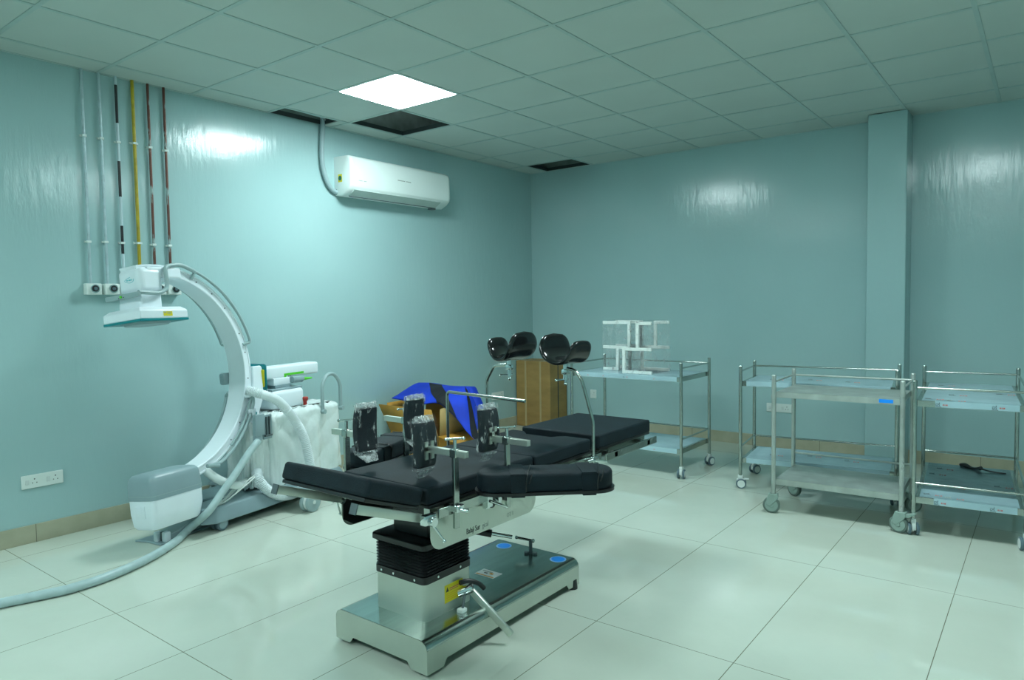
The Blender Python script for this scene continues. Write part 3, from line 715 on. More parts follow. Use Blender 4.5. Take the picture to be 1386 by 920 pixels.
# accessory rails
def arail(x, y0, y1, z0=.592, z1=.628, mt='steel'):
    o = MB().box((x, y0, z0), (x+.010, y1, z1)).build('accessory_rail', mt, T, bevel=.002)
    s = 1 if x > 2.7 else -1
    for y in (y0+.10, y1-.10):
        MB().box((min(x, x-s*.022), y-.014, z0+.006), (max(x, x-s*.022)+.010, y+.014, z1-.006)).build('rail_spacer', 'black_metal', T)
arail(3.004, -4.765, -4.14); arail(3.004, -4.10, -3.60); arail(3.004, -3.55, -2.985, .575, .612)
arail(2.452, -4.765, -4.14); arail(2.452, -4.10, -3.60); arail(2.452, -3.55, -2.985, .575, .612)
for y in (-3.40, -3.20, -3.05):
    MB().cyl((3.014, y, .605), (3.017, y, .605), .005, n=10).build('rail_bolt', 'chrome', T)
# raised head section
ha = atan2(.795-.703, .26)
MHd = Matrix.Translation((0, -4.790, .703)) @ Matrix.Rotation(-ha, 4, 'X')
MB(MHd).box((PX0-.002, -.276, -.066), (PX1-.004, -.004, 0)).build('head_pad', 'black_fabric', T, bevel=.014, seg=4)
MB(MHd).box((PX0+.01, -.272, -.080), (PX1-.012, -.004, -.066)).build('pad_board', 'black_metal', T, bevel=.003)
for x in (2.497, 2.940):
    rl = MB(MHd).box((x, -.300, -.122), (x+.030, .015, -.090), bev=.003).build('head_rail', 'steel_panel', T)
    MB(MHd).box((x-.001, -.304, -.124), (x+.031, -.299, -.088)).build('rail_end_cap', 'dark_grey', rl)
# hinge clamps with levers
for x, s in ((3.0, 1), (2.475, -1)):
    hc = MB().cyl((x-.03*s, -4.795, .588), (x+.02*s, -4.795, .588), .017, n=18).box((x-.022, -4.83, .578), (x+.006, -4.77, .615), bev=.004).build('hinge_clamp', 'chrome', T)
    MB().cyl((x+.006*s, -4.80, .585), (x+.03*s, -4.762, .515), .0048, n=10).sph((x+.031*s, -4.760, .512), .008, n=10).build('clamp_lever', 'chrome', hc)
    MB().cyl((x-.06*s, -4.818, .600), (x-.02*s, -4.812, .583), .006, n=10).build('hinge_pin', 'steel', hc)
# crank knobs on the right side
k = MB().cyl((2.99, -4.475, .585), (3.03, -4.475, .585), .020, n=20).build('control_knob', 'black_rubber', T, bevel=.003)
MB().cyl((2.99, -4.435, .590), (3.035, -4.435, .590), .012, n=14).cyl((3.02, -4.475, .585), (3.02, -4.435, .59), .007, n=10).build('knob_shaft', 'chrome', k)
k = MB().cyl((2.99, -4.385, .590), (3.03, -4.385, .590), .017, n=18).cyl((3.025, -4.385, .590), (3.03, -4.330, .582), .006, n=10).build('control_knob', 'black_rubber', T, bevel=.002)
MB().cyl((3.016, -4.49, .612), (3.03, -4.37, .606), .006, n=10).build('locking_rod', 'chrome', T)
# gas spring behind the column
g = MB().cyl((2.80, -4.36, .405), (2.876, -4.30, .385), .017, n=16).build('gas_spring', 'black_metal', T)
MB().cyl((2.876, -4.30, .385), (2.945, -4.245, .368), .008, n=12).build('spring_rod', 'chrome', g)
MB().box((2.77, -4.42, .385), (2.815, -4.34, .445)).build('spring_mount', 'dark_grey', g)
# brake lever bar beside the pedestal
lv = MB().bar((2.905, -4.476, .205), (3.068, -4.418, .040), .030, .016, (0, -1, .2), .004).build('brake_lever', 'steel_panel', T)
MB().cyl((2.862, -4.500, .190), (2.915, -4.470, .215), .020, n=18).build('lever_hub', 'chrome', lv)
MB().tube([(2.880, -4.515, .240), (2.895, -4.480, .240), (2.915, -4.440, .222), (2.925, -4.415, .195)], .010, 10, 5).build('lever_grip', 'black_rubber', lv)
MB().cyl((2.900, -4.51, .19), (2.912, -4.535, .150), .0055, n=10).build('lever_stem', 'dark_grey', lv)
MB().box((2.895, -4.555, .132), (2.925, -4.520, .152), bev=.006).build('stem_knob', 'foam_white', lv)
# T-shaped clamp bolt at the far end of the base
tb_ = MB().cyl((2.753, -3.85, .135), (2.753, -3.85, .205), .009, n=14).build('clamp_bolt', 'dark_grey', T)
MB().cyl((2.685, -3.875, .213), (2.765, -3.845, .203), .006, n=10).sph((2.685, -3.875, .213), .009, n=10).sph((2.765, -3.845, .203), .010, n=10).build('tee_handle', 'steel', tb_)
MB().cyl((2.735, -3.86, .137), (2.735, -3.86, .146), .012, n=14).build('bolt_washer', 'dark_grey', tb_); MB().cyl((2.775, -3.845, .137), (2.775, -3.845, .146), .012, n=14).build('bolt_washer', 'dark_grey', tb_)
# stickers
for x, y in ((2.575, -3.838), (2.905, -3.835)):
    s = MB().cyl((x, y, BZ), (x, y, BZ+.0008), .040, n=36).build('round_sticker', 'blue_pale', T, label='round blue arrow sticker')
    MB().cyl((x, y, BZ+.0008), (x, y, BZ+.0014), .032, n=32).build('sticker_centre', 'blue_sticker', s)
    for a in range(200, 345, 12):
        pass
s = MB().box((2.69, -4.205, BZ), (2.80, -4.135, BZ+.0008)).build('info_sticker', 'sticker_white', T)
MB().box((2.695, -4.2, BZ+.0008), (2.795, -4.192, BZ+.0013)).build('sticker_stripe', 'orange_ink', s)
MB().box((2.75, -4.172, BZ+.0008), (2.77, -4.158, BZ+.0013)).build('sticker_mark', 'orange_ink', s)
dashes(s, (2.70, -4.156, BZ+.0002), (1, 0, 0), (0, 1, 0), [.008, .005, .009, .006, .008, .005], .008)
dashes(s, (2.722, -4.174, BZ+.0002), (1, 0, 0), (0, 1, 0), [.006, .009], .009, 'ink')
s = MB().box((2.8655, -4.590, .176), (2.8672, -4.482, .248)).build('warning_label', 'yellow', T, label='yellow warning label with red heading')
MB().box((2.8672, -4.562, .228), (2.8676, -4.500, .232)).box((2.8672, -4.562, .221), (2.8676, -4.510, .224)).build('label_heading', 'ink_red', s)
MB().face([(2.8676, -4.584, .220), (2.8676, -4.566, .220), (2.8676, -4.575, .240)]).build('warning_triangle', 'ink', s)
for i in range(4):
    MB().box((2.8672, -4.580, .186+.008*i), (2.8676, -4.495-.01*(i % 2), .1875+.008*i)).build('label_line', 'orange_ink', s)

# ---------------------------------------------------------------- accessories clamped to the table
def arm_board(label, sx):
    c = Vector((3.233, -4.405, 0)) if sx > 0 else Vector((2.285, -4.38, 0)); ang = radians(42) if sx > 0 else radians(110)
    M = Matrix.Translation(c) @ rz(ang)
    t = thing('arm_board', label, 'arm board', (c.x, c.y, .655))
    hl, hw = .262, .080
    def oval(l, w, z, dy=0):
        pts = []
        for k in range(33):
            a = -pi/2+pi*k/32; pts.append((l-w*.95+w*.95*cos(a), w*sin(a)+dy, z))
        for k in range(33):
            a = pi/2+pi*k/32; pts.append((-l+w*.95+w*.95*cos(a), w*sin(a)+dy, z))
        return pts
    MB(M).loft([oval(hl-.004, hw-.004, .668), oval(hl, hw, .674), oval(hl, hw, .722), oval(hl-.003, hw-.003, .730), oval(hl-.010, hw-.010, .735)]).build('pad', 'black_fabric', t, smooth=40)
    MB(M).loft([oval(hl+.008, hw+.006, .655), oval(hl+.008, hw+.006, .667)]).build('board', 'black_metal', t)
    for x in (-.11, .16):
        for w in (0, .05):
            pass
        st = MB(M).box((x-.028, -hw-.0025, .663), (x+.028, -hw+.001, .733)).box((x-.028, hw-.001, .663), (x+.028, hw+.0025, .733)).box((x-.028, -hw-.0025, .7335), (x+.028, hw+.0025, .7375)).box((x-.026, -hw, .648), (x+.026, hw, .656)).build('strap', 'black_fabric', t, bevel=.001)
        MB(M).tube([(x+.03, -hw-.004, .67), (x+.03, -hw-.006, .70), (x+.035, -hw-.002, .732), (x+.045, -hw+.05, .7385), (x+.06, hw-.02, .7385)], .0022, 6, 4).tube([(x+.04, -hw-.002, .70), (x+.05, -hw-.002, .725), (x+.058, -hw+.03, .7385)], .0022, 6, 4).build('strap_cord', 'black_rubber', st)
    # clamp down to the rail
    rx = 3.02 if sx > 0 else 2.436
    cl = MB().box((rx-.012, -4.515, .575), (rx+.018, -4.485, .655)).box((rx-.02, -4.505, .565), (rx+.002, -4.465, .598)).build('clamp', 'chrome', t, bevel=.002)
    MB().cyl((rx+.02*sx, -4.50, .60), (rx+.07*sx, -4.46, .575), .006, n=10).build('clamp_lever', 'chrome', cl)
    MB(M).box((-.14, -.012, .640), (.0, .012, .656)).build('pivot_bar', 'steel', t)
    return t
arm_board('black padded arm board swung out on the right side of the operating table', 1)
arm_board('black padded arm board on the far left side of the operating table', -1)

def side_support(label, x, y, s, zt, xin, xout, padz, tilt=0., zb=.54, ps=1.):
    """square post on the rail, sliding cross bar with T knob, pad in clear wrap"""
    t = thing('side_support', label, 'side support', (x, y, zb), 'padded side supports clamped to the operating table')
    MB().box((x-.0065, y-.013, zb), (x+.0065, y+.013, zt-.012)).build('post', 'steel', t, bevel=.0015)
    MB().box((x-.014, y-.02, .604), (x+.024, y+.02, .630)).cyl((x+.012, y, .612), (x+.045*s, y+.02, .606), .009, n=12).build('rail_clamp', 'chrome', t, bevel=.003)
    lo, hi = min(xin, xout), max(xin, xout)
    MB().box((lo, y-.011, zt-.012), (hi, y+.011, zt+.012)).build('cross_bar', 'steel_panel', t, bevel=.0015)
    MB().box((x-.016, y-.015, zt-.016), (x+.016, y+.015, zt+.016)).build('bar_sleeve', 'steel', t, bevel=.003)
    kn = MB().cyl((x, y, zt+.014), (x, y, zt+.050), .007, n=12).build('tee_knob', 'chrome', t)
    MB().cyl((x-.028, y-.018, zt+.052), (x+.028, y+.018, zt+.056), .0045, n=10).sph((x-.028, y-.018, zt+.052), .0065, n=10).sph((x+.028, y+.018, zt+.056), .0065, n=10).build('knob_bar', 'chrome', kn)
    # pad, on the table side of the bar
    pc = Vector((xin-s*.018, y, padz)); M = Matrix.Translation(pc) @ Matrix.Rotation(tilt, 4, 'X')
    hw, hh, th = .052*ps, .090*ps, .020
    loops = []
    for k in range(9):
        v = -1+2*k/8; z = v*hh; bow = .010*v*v*-s
        w = hw*(1-.10*abs(v)**3)
        loops.append([(bow-th, -w, z), (bow-th*.9, w, z), (bow+th, w, z), (bow+th*.9, -w, z)])
    pd = MB(M).loft(loops).build('pad', 'black_fabric', t, bevel=.010, seg=3)
    MB(M).box((s*(th+.001)-.003, -.024, -.055), (s*(th+.001)+.003, -.008, .014)).box((s*(th+.001)-.003, -.024, -.022), (s*(th+.001)+.003, .024, -.006)).box((s*(th+.001)-.003, .008, -.055), (s*(th+.001)+.003, .024, .014)).build('pad_bracket', 'steel_panel', pd)
    rn = random.Random(int(x*100+y*10)); wl = []
    for k in range(15):
        v = -1.12+2.3*k/14; z = v*hh; bow = .010*min(1, v*v)*-s
        ex = 1.0 if abs(v) < 1.02 else max(.25, 1-(abs(v)-1.0)*3)
        L = []
        for i in range(20):
            a = 2*pi*i/20; ca, sa = cos(a), sin(a)
            X_ = bow+(th+.006)*ex*(abs(ca)**.45)*(1 if ca > 0 else -1); Y_ = (hw+.006)*(abs(sa)**.45)*(1 if sa > 0 else -1)*(1 if v < 1.02 else 1.05)
            L.append((X_+rn.uniform(-.0025, .0025), Y_+rn.uniform(-.003, .003), z+rn.uniform(-.003, .003)))
        wl.append(L)
    MB(M).loft(wl).build('plastic_wrap', 'clear_wrap_tight', pd, smooth=25, label='crinkled clear plastic wrap')
    tl = []
    for k in range(6):
        q = k/5; L = []
        for i in range(12):
            a = 2*pi*i/12
            L.append((-s*(.00+.03*q)+.010*cos(a)*(1-q*.4)+rn.uniform(-.004, .004)*q, hw*(1-.3*q)*sin(a)+.012*q+rn.uniform(-.005, .005)*q, -hh*1.08-.036*q))
        tl.append(L)
    MB(M).loft(tl).build('wrap_tail', 'clear_wrap_dense', pd, smooth=20)
    tl = []
    for k in range(5):
        q = k/4; L = []
        for i in range(16):
            a = 2*pi*i/16
            L.append(((th+.004)*(1-.5*q)*cos(a)+rn.uniform(-.003, .003)*q-s*.01, (hw+.004)*(1-.10*q)*sin(a)+rn.uniform(-.004, .004)*q, hh*.97+.020*q+rn.uniform(-.004, .004)*q))
        tl.append(L)
    MB(M).loft(tl).build('wrap_top', 'clear_wrap_dense', pd, smooth=20)
    return t
side_support('plastic-wrapped side support nearest the head end, on the right rail of the table', 3.024, -4.685, 1, .822, 2.888, 3.082, .838)
side_support('plastic-wrapped side support standing just behind the right arm board', 3.024, -4.372, 1, .818, 2.948, 3.135, .852)
side_support('leftmost plastic-wrapped side support, on the left rail facing the X-ray cart', 2.436, -4.712, -1, .842, 2.535, 2.350, .872)
side_support('tallest-looking plastic-wrapped side support, in front of the open cardboard box', 2.436, -4.372, -1, .846, 2.472, 2.300, .862)

# leg holders
def leg_holder(label, path, head, ax_ang, sx, tiltx, tilty, side=1, drop=0., dx=0.):
    t = thing('leg_holder', label, 'leg holder', path[0], 'black leg holders on bent rods')
    MB().bent(path, .0085, .022, 12).build('rod', 'steel', t, smooth=60)
    h = Vector(head); b = Vector(path[0])
    MB().box((b.x-.018, b.y-.02, .590), (b.x+.014, b.y+.02, .632)).cyl((b.x+.01*sx, b.y, .612), (b.x+.06*sx, b.y+.03, .606), .007, n=10).cyl((b.x-.004, b.y-.045, .612), (b.x-.004, b.y+.05, .612), .009, n=12).build('rail_clamp', 'chrome', t, bevel=.003)
    cl = MB().cyl(h+Vector((0, 0, -.035)), h+Vector((0, 0, .055)), .012, n=16).box(h+Vector((-.016, -.016, -.012)), h+Vector((.016, .016, .014)), bev=.003).build('head_clamp', 'chrome', t)
    MB().cyl(h+Vector((0, 0, -.055)), h+Vector((0, 0, -.03)), .007, n=12).sph(h+Vector((0, 0, -.058)), .010, n=12).build('clamp_screw', 'chrome', cl)
    MB().cyl(h+Vector((-.035, -.03, -.040)), h+Vector((.012, .01, -.036)), .005, n=10).sph(h+Vector((-.035, -.03, -.040)), .008, n=10).build('tee_handle', 'chrome', cl)
    M = Matrix.Translation(h+Vector((dx, 0, .062+drop))) @ rz(ax_ang) @ Matrix.Rotation(tiltx, 4, 'X') @ Matrix.Rotation(tilty, 4, 'Y')
    # padded gutter: deep U across local Y, axis along local X
    NS, NT = 56, 22
    def prof_(s):
        # arc length along a U: bottom arc R, then walls leaning outward
        tall = s*side > 0; R = .082; ang_ = radians(108 if tall else 50); arc = R*ang_; wall = .056 if tall else .046
        L = arc+wall; q = abs(s)*L; sg = 1 if s > 0 else -1
        if q < arc: a = q/R; y, z, ny, nz = R*sin(a), R*(1-cos(a)), -sin(a), cos(a)
        else:
            a = ang_; e = q-arc; y, z, ny, nz = R*sin(a)+e*cos(a), R*(1-cos(a))+e*sin(a), -sin(a), cos(a)
        return sg*y, z, sg*ny, nz
    def P_(s, tt, off):
        y, z, ny, nz = prof_(s)
        l = .112*(1+.20*max(-1, min(1, s*side*2)))*(max(0, 1-abs(s)**4.5))**.38*(.80+.20*abs(s))+.002
        th = off*(max(0, 1-abs(s)**10))**.5*(max(0, 1-abs(tt)**6))**.5
        curl = .010*tt*tt*(1-abs(s))
        return (tt*l, y+ny*th, z+nz*th-curl)
    m = MB(M); outer = []; inner = []
    for i in range(NS+1):
        s = -1+2*i/NS
        outer.append([m.b.verts.new(m.M @ Vector(P_(s, -1+2*j/NT, -.015))) for j in range(NT+1)])
        inner.append([m.b.verts.new(m.M @ Vector(P_(s, -1+2*j/NT, .015))) for j in range(NT+1)])
    for G in (outer, inner):
        for i in range(NS):
            for j in range(NT): m.b.faces.new((G[i][j], G[i+1][j], G[i+1][j+1], G[i][j+1]))
    bmesh.ops.remove_doubles(m.b, verts=m.b.verts, dist=.0008)
    m.build('gutter_pad', 'black_gloss', t, smooth=180)
    MB().cyl(h+Vector((0, 0, .045)), h+Vector((0, 0, .066)), .022, n=16).build('pad_mount', 'black_rubber', t)
    return t
leg_holder('black glossy leg holder on a bent rod over the right side of the table', [(3.030, -3.705, .445), (3.030, -3.705, .80), (2.975, -3.715, 1.00), (2.940, -3.72, 1.045), (2.895, -3.72, 1.052)], (2.885, -3.72, 1.035), radians(84), 1, radians(-22), radians(0), 1, 0, .040)
leg_holder('black glossy leg holder on a bent rod over the left side of the table', [(2.438, -3.79, .50), (2.438, -3.79, .975), (2.49, -3.79, 1.055), (2.585, -3.79, 1.063)], (2.590, -3.79, 1.050), radians(90), -1, radians(22), radians(0), -1, -.004, -.022)

# anaesthesia screen frame
t = thing('screen_frame', 'thin L-shaped steel screen frame rising from the left rail of the table', 'screen frame', (2.438, -4.09, .54))
MB().bent([(2.436, -4.09, .545), (2.436, -4.09, .948), (2.935, -4.125, .942)], .0075, .02, 10).build('rod', 'steel', t, smooth=60)
MB().box((2.422, -4.108, .592), (2.464, -4.072, .630)).cyl((2.43, -4.09, .61), (2.385, -4.08, .606), .008, n=12).build('rail_clamp', 'chrome', t, bevel=.003)
# ------------------------------------------------------------------ steel trolleys
def small_caster(t, x, y, a, brake=False):
    M = Matrix.Translation((x, y, 0)) @ rz(a)
    c = MB(M).box((-.018, -.012, .062), (.018, .012, .096), bev=.005).box((-.026, -.011, .030), (.030, .011, .070), bev=.006).build('caster', 'caster_white', t)
    if brake: MB(M).box((.026, -.016, .064), (.060, .016, .072), bev=.003).build('brake_tab', 'caster_white', c)
    for s in (-1, 1):
        MB(M).cyl((.006, s*.013, .036), (.006, s*.029, .036), .036, n=28).build('tyre', 'slate', c, bevel=.004)
        MB(M).cyl((.006, s*.028, .036), (.006, s*.0305, .036), .0265, n=24).build('wheel_face', 'caster_white', c)
def big_caster(t, x, y, a, brake=False):
    M = Matrix.Translation((x, y, 0)) @ rz(a)
    c = MB(M).cyl((0, 0, .098), (0, 0, .128), .022, n=18).loft([[(-.028, s*.021, .128), (.028, s*.021, .128), (.040, s*.021, .095), (.044, s*.021, .052), (.018, s*.021, .046), (-.015, s*.021, .080), (-.030, s*.021, .10)] for s in (-1, 1)]).build('caster', 'caster_grey', t, bevel=.004)
    if brake: MB(M).loft([[(-.02, s*.014, .118), (-.075, s*.018, .132), (-.078, s*.018, .124), (-.045, s*.016, .100), (-.02, s*.014, .10)] for s in (-1, 1)]).build('brake_tab', 'caster_grey', c, bevel=.003)
    MB(M).cyl((.012, -.014, .052), (.012, .014, .052), .052, n=32).build('tyre', 'caster_tread', c, bevel=.005)
    MB(M).cyl((.012, -.017, .052), (.012, .017, .052), .040, n=28).build('wheel_face', 'caster_grey', c, bevel=.002)
    MB(M).cyl((.012, -.020, .052), (.012, .020, .052), .014, n=18).build('hub_cap', 'caster_grey', c, bevel=.002)
def trolley(name, label, org, phi, w, d, rails, film=True, casters=None, marks=(), heavy=False, group=None, top=.90):
    """local frame: x 0..w, y 0..d; rails: which sides carry upper/lower guard rails"""
    t = thing(name, label, 'trolley', (org[0], org[1], 0), group, local=True)
    t.rotation_euler = (0, 0, phi)
    pr = .0125 if not heavy else .0135
    zb = .094 if not heavy else .125
    st = 'steel' if not heavy else 'steel_dull'
    C4 = {'fl': (0, 0), 'fr': (w, 0), 'bl': (0, d), 'br': (w, d)}
    for k, (x, y) in C4.items():
        p = MB().cyl((x, y, zb), (x, y, top-.004), pr, n=18).build('post', st, t)
        MB().cyl((x, y, top-.006), (x, y, top), pr+.001, pr-.002, n=18).build('post_cap', st, p)
    S_ = {'f': ('fl', 'fr'), 'b': ('bl', 'br'), 'l': ('fl', 'bl'), 'r': ('fr', 'br')}
    for z, sides in ((top-.043, rails[0]), (.305, rails[1])):
        for k in sides:
            a, b = S_[k]; a, b = C4[a], C4[b]
            MB().cyl((a[0], a[1], z), (b[0], b[1], z), .0065, n=12).build('guard_rail', st, t)
    for z0, z1, nm in ((.748, .784, 'upper'), (.185, .223, 'lower')):
        i = .010
        sh = MB().box((i, i, z1-.003), (w-i, d-i, z1)).box((i, i, z0), (w-i, i+.002, z1)).box((i, d-i-.002, z0), (w-i, d-i, z1)).box((i, i, z0), (i+.002, d-i, z1)).box((w-i-.002, i, z0), (w-i, d-i, z1)) \
            .box((i, i+.002, z0), (w-i, i+.012, z0+.002)).build('shelf', 'steel_dull' if heavy else 'steel', t, bevel=.0015)
        if film:
            e = .012; fm = 'film_blue'
            if film == 'mixed' and nm == 'lower': fm = 'film_steel'
            f_ = MB().box((i+e*2, i+e, z1), (w-i-e*2, d-i-e, z1+.0012)).build('protective_film', fm, sh, label='pale blue protective film')
            fx0 = i+(.09 if film == 'mixed' else .03)
            MB().box((fx0, i-.0012, z0+.002), (w-i-.03, i, z1+.001)).build('protective_film', 'film_blue', sh, label='pale blue protective film')
            if nm == 'lower' and film == 'mixed':
                MB().box((i+.02, i+.002, z1+.0012), (w-i-.02, i+.20, z1+.0024)).build('protective_film', 'film_blue', sh, label='pale blue protective film')
        for side, u_, v_, kind in marks:
            # printed marks on the film: on the front fold ('front') or the top ('top')
            if side == 'front':
                Mx = Matrix.Translation((u_*w, i-.0015, z0+.006)) @ Matrix.Rotation(pi/2, 4, 'X')
                text('JSL', .030, Mx @ Matrix.Translation((.016, -.003, 0)) @ rz(pi/2) @ Matrix.Diagonal((.75, 1, 1, 1)), 'ink', sh, ext=.0002)
                dashes(sh, (u_*w+.03, i, z0+.012), (1, 0, 0), (0, 0, 1), [.006, .004, .008], .008, 'ink_red')
            elif side == 'fronts':
                text('JSL', .014, Matrix.Translation((u_*w, i-.0015, z0+.012)) @ Matrix.Rotation(pi/2, 4, 'X'), kind, sh, ext=.0002)
            else:
                text('JSL', .040, Matrix.Translation((u_*w, v_*d, z1+.0026)) @ rz(pi/2), kind, sh, ext=.0002)
                dashes(sh, (u_*w+.03, v_*d, z1+.0012), (1, 0, 0), (0, 1, 0), [.008, .005, .010], .018, 'ink_red')
    for k, (a, br) in (casters or {}).items():
        x, y = C4[k]; (big_caster if heavy else small_caster)(t, x, y, a, br)
    return t
T1 = trolley('instrument_trolley', 'long two-shelf steel trolley with blue film, carrying the wrapped white pieces', (1.532, -1.56), 0., .995, .56, ('blr', 'blr'),
             casters={'fl': (.6, 0), 'fr': (1.75, 0), 'bl': (.3, 0), 'br': (1.2, 0)},
             marks=[('fronts', .15, 0, 'ink_red'), ('fronts', .30, 0, 'ink_red'), ('fronts', .49, 0, 'ink'), ('fronts', .52, 0, 'ink_red'), ('fronts', .76, 0, 'ink_red')])
T2 = trolley('instrument_trolley', 'blue-filmed two-shelf steel trolley behind the worn steel one, against the pillar side', (2.990, -1.565), .125, 1.0, .49, ('bl', 'bl'),
             casters={'fl': (.2, True), 'fr': (1.4, 0), 'bl': (.9, True), 'br': (.5, 0)}, marks=[('top', .20, .35, 'ink'), ('top', .45, .5, 'ink'), ('top', .7, .4, 'ink')])
T3 = trolley('utility_trolley', 'worn bare steel two-shelf trolley with large grey casters and a blue sticker', (3.375, -2.045), .03, .725, .49, ('blr', 'b'), film=False, heavy=True,
             casters={'fl': (3.35, 0), 'fr': (2.9, True), 'bl': (-.5, 0), 'br': (.6, 0)}, top=.893)
MB().box((.60, .0085, .757), (.675, .0100, .778)).build('blue_sticker', 'blue_sticker', T3, label='small blue sticker on the shelf edge')
MB().cyl((0, 0, .735), (0, 0, .765), .0165, n=18).build('post_collar', 'steel_dull', T3)
MB().cyl((.725, 0, .80), (.725, 0, .83), .0165, n=18).build('post_collar', 'steel_dull', T3)
MB().cyl((.725, 0, .13), (.725, 0, .80), .0150, n=18).build('post_wrap', 'clear_wrap_tight', T3, smooth=25)
T4 = trolley('instrument_trolley', 'end-on steel trolley with blue film, at the right edge, black strap on lower shelf', (4.160, -2.015), .078, .53, 1.03, ('fbr', 'fbr'), film='mixed',
             casters={'fl': (1.9, 0), 'fr': (1.75, 0), 'bl': (.3, 0), 'br': (1.2, 0)},
             marks=[('front', .20, 0, 'ink'), ('front', .70, 0, 'ink'), ('top', .14, .07, 'ink'), ('top', .34, .04, 'ink_faded'), ('top', .35, .30, 'ink'), ('top', .15, .62, 'ink'), ('top', .80, .45, 'ink'), ('top', .22, .80, 'ink')])
# black strap left on the lower shelf of that trolley
mT4 = Matrix.Translation((4.160, -2.015, 0)) @ rz(.078)
s = MB(mT4).tube([(.22, 1.0, .233), (.25, .97, .238), (.29, .92, .232), (.33, .885, .245), (.35, .875, .240), (.40, .87, .231), (.47, .865, .229)], .008, 8, 5, rf=lambda i, L: 1.0+.9*math.exp(-((i/L-.15)/.12)**2)+1.1*math.exp(-((i/L-.52)/.06)**2)-.5*(i/L)) \
    .tube([(.33, .90, .236), (.30, .935, .232), (.34, .96, .229)], .004, 6, 4).build('strap', 'black_rubber', loc=tuple(mT4 @ Vector((.35, .9, .225))))
tag(s, 'black buckled strap lying on the lower shelf of the rightmost trolley', 'strap')

# wrapped white pieces on the first trolley
def sheet_stack(label, x0, y0, y1, mirror):
    t = thing('foam_stand', label, 'foam stand', (x0, y0, .786), 'plastic-wrapped white stands on the trolley')
    def bx(a, b, z0, z1): return (x0+(1-a if mirror else a)*.264, x0+(1-b if mirror else b)*.264, z0, z1)
    strips = [bx(.47, 1, 1.184, 1.210), bx(.47, .57, .998, 1.186), bx(0, 1, .973, .999), bx(0, .10, .808, .975), bx(0, 1, .7862, .810)] if not mirror else [bx(0, 1, 1.184, 1.210), bx(0, .10, .998, 1.186), bx(0, 1, .973, .999), bx(.42, .52, .808, .975), bx(.42, 1, .7862, .810)]
    for a, b, z0, z1 in strips:
        lo, hi = min(a, b), max(a, b)
        MB().box((lo, y0, z0), (hi, y0+.018, z1)).build('white_strip', 'foam_white', t, bevel=.002)
        MB().box((lo, y1-.018, z0), (hi, y1, z1)).build('white_strip', 'foam_white', t, bevel=.002)
        MB().box((lo+.003, y0+.018, z0+.002), (hi-.003, y1-.018, z1-.002)).build('clear_panel', 'stretch_film', t)
    rn = random.Random(5)
    wl = []
    for k in range(12):
        q = k/11; z = .79+.425*q
        a, b = bx(-.01, 1.01, 0, 0)[:2]
        if q > .52 and not mirror: a, b = bx(.44, 1.01, 0, 0)[:2]
        lo, hi = min(a, b), max(a, b)
        base = []
        for i in range(24):
            s_ = i/24*4; e = int(s_); f_ = s_-e
            cs = [(lo, y0-.004), (hi, y0-.004), (hi, y1+.004), (lo, y1+.004)]; A_, B_ = cs[e], cs[(e+1) % 4]
            base.append((A_[0]+(B_[0]-A_[0])*f_+rn.uniform(-.004, .004), A_[1]+(B_[1]-A_[1])*f_+rn.uniform(-.004, .004), z+rn.uniform(-.004, .004)))
        wl.append(base)
    MB().loft(wl).build('stretch_wrap', 'stretch_film', t, smooth=20)
    return t
sheet_stack('nearer right plastic-wrapped white stand on the trolley shelf', 1.972, -1.475, -1.13, False)
sheet_stack('left plastic-wrapped white stand, set back beside its twin on the trolley', 1.690, -1.30, -1.06, True)

# ------------------------------------------------------------------ cardboard
t = thing('cardboard_box', 'tall sealed cardboard box standing in the corner of the room', 'box', (.25, -.19, 0))
MB().box((.016, -.352, .001), (.474, -.016, .735)).build('carton', 'cardboard_tall', t, bevel=.006)
for x in (.135, .335):
    MB().box((x, -.3535, .001), (x+.022, -.352, .735)).box((x, -.3535, .735), (x+.022, -.10, .7362)).build('tape_strip', 'tape_clear', t)
MB().box((.474, -.20, .001), (.4752, -.185, .735)).build('carton_seam', 'ink', t)

BXm = dict(x0=.15, x1=.72, y0=-2.38, y1=-1.95, z=.27)
t = thing('cardboard_box', 'open orange-brown cardboard box with raised flaps by the left wall', 'box', (.43, -2.17, 0))
x0, x1, y0, y1, zt = .15, .73, -2.38, -1.95, .27
m = MB()
for a, b in (((x0, y0, 0), (x1, y0+.006, zt)), ((x0, y1-.006, 0), (x1, y1, zt)), ((x0, y0, 0), (x0+.006, y1, zt)), ((x1-.006, y0, 0), (x1, y1, zt)), ((x0, y0, 0), (x1, y1, .006))): m.box(a, b)
m.build('carton', 'cardboard', t)
def flap(pts, mt='cardboard'): return MB().face(pts).build('flap', mt, t, solid=.006, flat=True)
flap([(x0, y0, zt), (x1, y0, zt), (x1-.0, y0-.075, .505), (x0-.06, y0-.075, .505)])
flap([(x0, y0, zt), (x0, y1, zt), (x0-.10, y1+.02, .50), (x0-.09, y0+.05, .50)])
flap([(x0, y1, zt), (x1, y1, zt), (x1, y1+.04, .56), (x0, y1+.04, .56)], 'cardboard_inside')
flap([(x1, y0, zt), (x1, y1, zt), (x1+.26, y1-.02, .245), (x1+.24, y0+.04, .215)])
flap([(x1, y0+.02, zt), (x1, y1, zt), (x1+.01, y1, .53), (x1+.01, y0+.02, .50)], 'cardboard_lit')
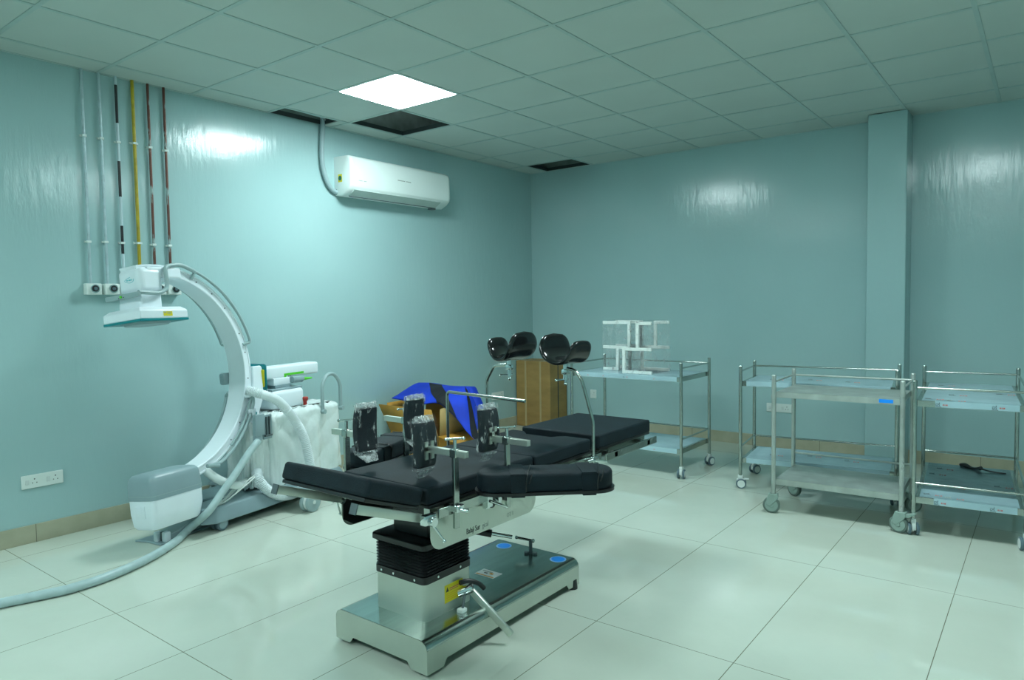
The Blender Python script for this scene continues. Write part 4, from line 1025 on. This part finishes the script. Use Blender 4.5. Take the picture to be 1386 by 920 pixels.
# blanket thrown over the box
NU, NV = 44, 20
def blanket_pt(u, v):
    x = .14+.76*u
    rid = Vector((x, -2.06, .655+.006*sin(u*9)))
    if u > .86: rid = Vector((.14+.76*.86+(u-.86)*1.1, -2.06, .655-(u-.86)*2.0))
    if u < .06: rid.z -= (.06-u)*.8
    hz = .535-.02*sin(u*5) if u < .62 else .535-(u-.62)**1.2*.90
    hx = .10+.95*u
    hem = Vector((hx, -2.30+.06*max(0, u-.6), hz))
    p = rid.lerp(hem, v)
    b = sin(v*pi)*.030
    p.z += b*.8; p.y -= b*.3
    p.y += .012*sin(u*21+v*4)*v; p.z += .008*sin(u*13+v*7)*(.2+v)
    return p
def cloth(name, mt, fu, off=0., parent=None, loc=None, back=True):
    m = MB(); G = []
    for i in range(NU+1):
        row = []
        for j in range(NV+1):
            v = j/NV; u = fu(i/NU, v)
            p = blanket_pt(u, v); n = (blanket_pt(u+.01, v)-p).cross(blanket_pt(u, v+.02)-p).normalized()
            row.append(m.b.verts.new(p-n*off))
        G.append(row)
    for i in range(NU):
        for j in range(NV): m.b.faces.new((G[i][j], G[i+1][j], G[i+1][j+1], G[i][j+1]))
    return m.build(name, mt, parent, smooth=180, solid=.008, loc=loc)
bl = thing('blanket', 'bright blue blanket with black diagonal bands thrown over the open cardboard box', 'blanket', (.5, -2.15, .55))
cloth('blue_cloth', 'blue_cloth', lambda a, v: a, 0, bl)
cloth('black_band', 'navy_cloth', lambda a, v: .25+.20*a+.34*v, .0075, bl)
cloth('black_band', 'navy_cloth', lambda a, v: .80+.15*v+.02+.13*a*v, .0075, bl)
m = MB(); G = []
for i in range(NU+1):
    u = i/NU; p = blanket_pt(u, 0); row = [p, p+Vector((0, .10, -.01)), p+Vector((0, .13, -.06)), p+Vector((.0, .14, -.14))]
    G.append([m.b.verts.new(q) for q in row])
for i in range(NU):
    for j in range(3): m.b.faces.new((G[i][j], G[i+1][j], G[i+1][j+1], G[i][j+1]))
m.build('back_fold', 'blue_cloth', bl, smooth=180, solid=.008)
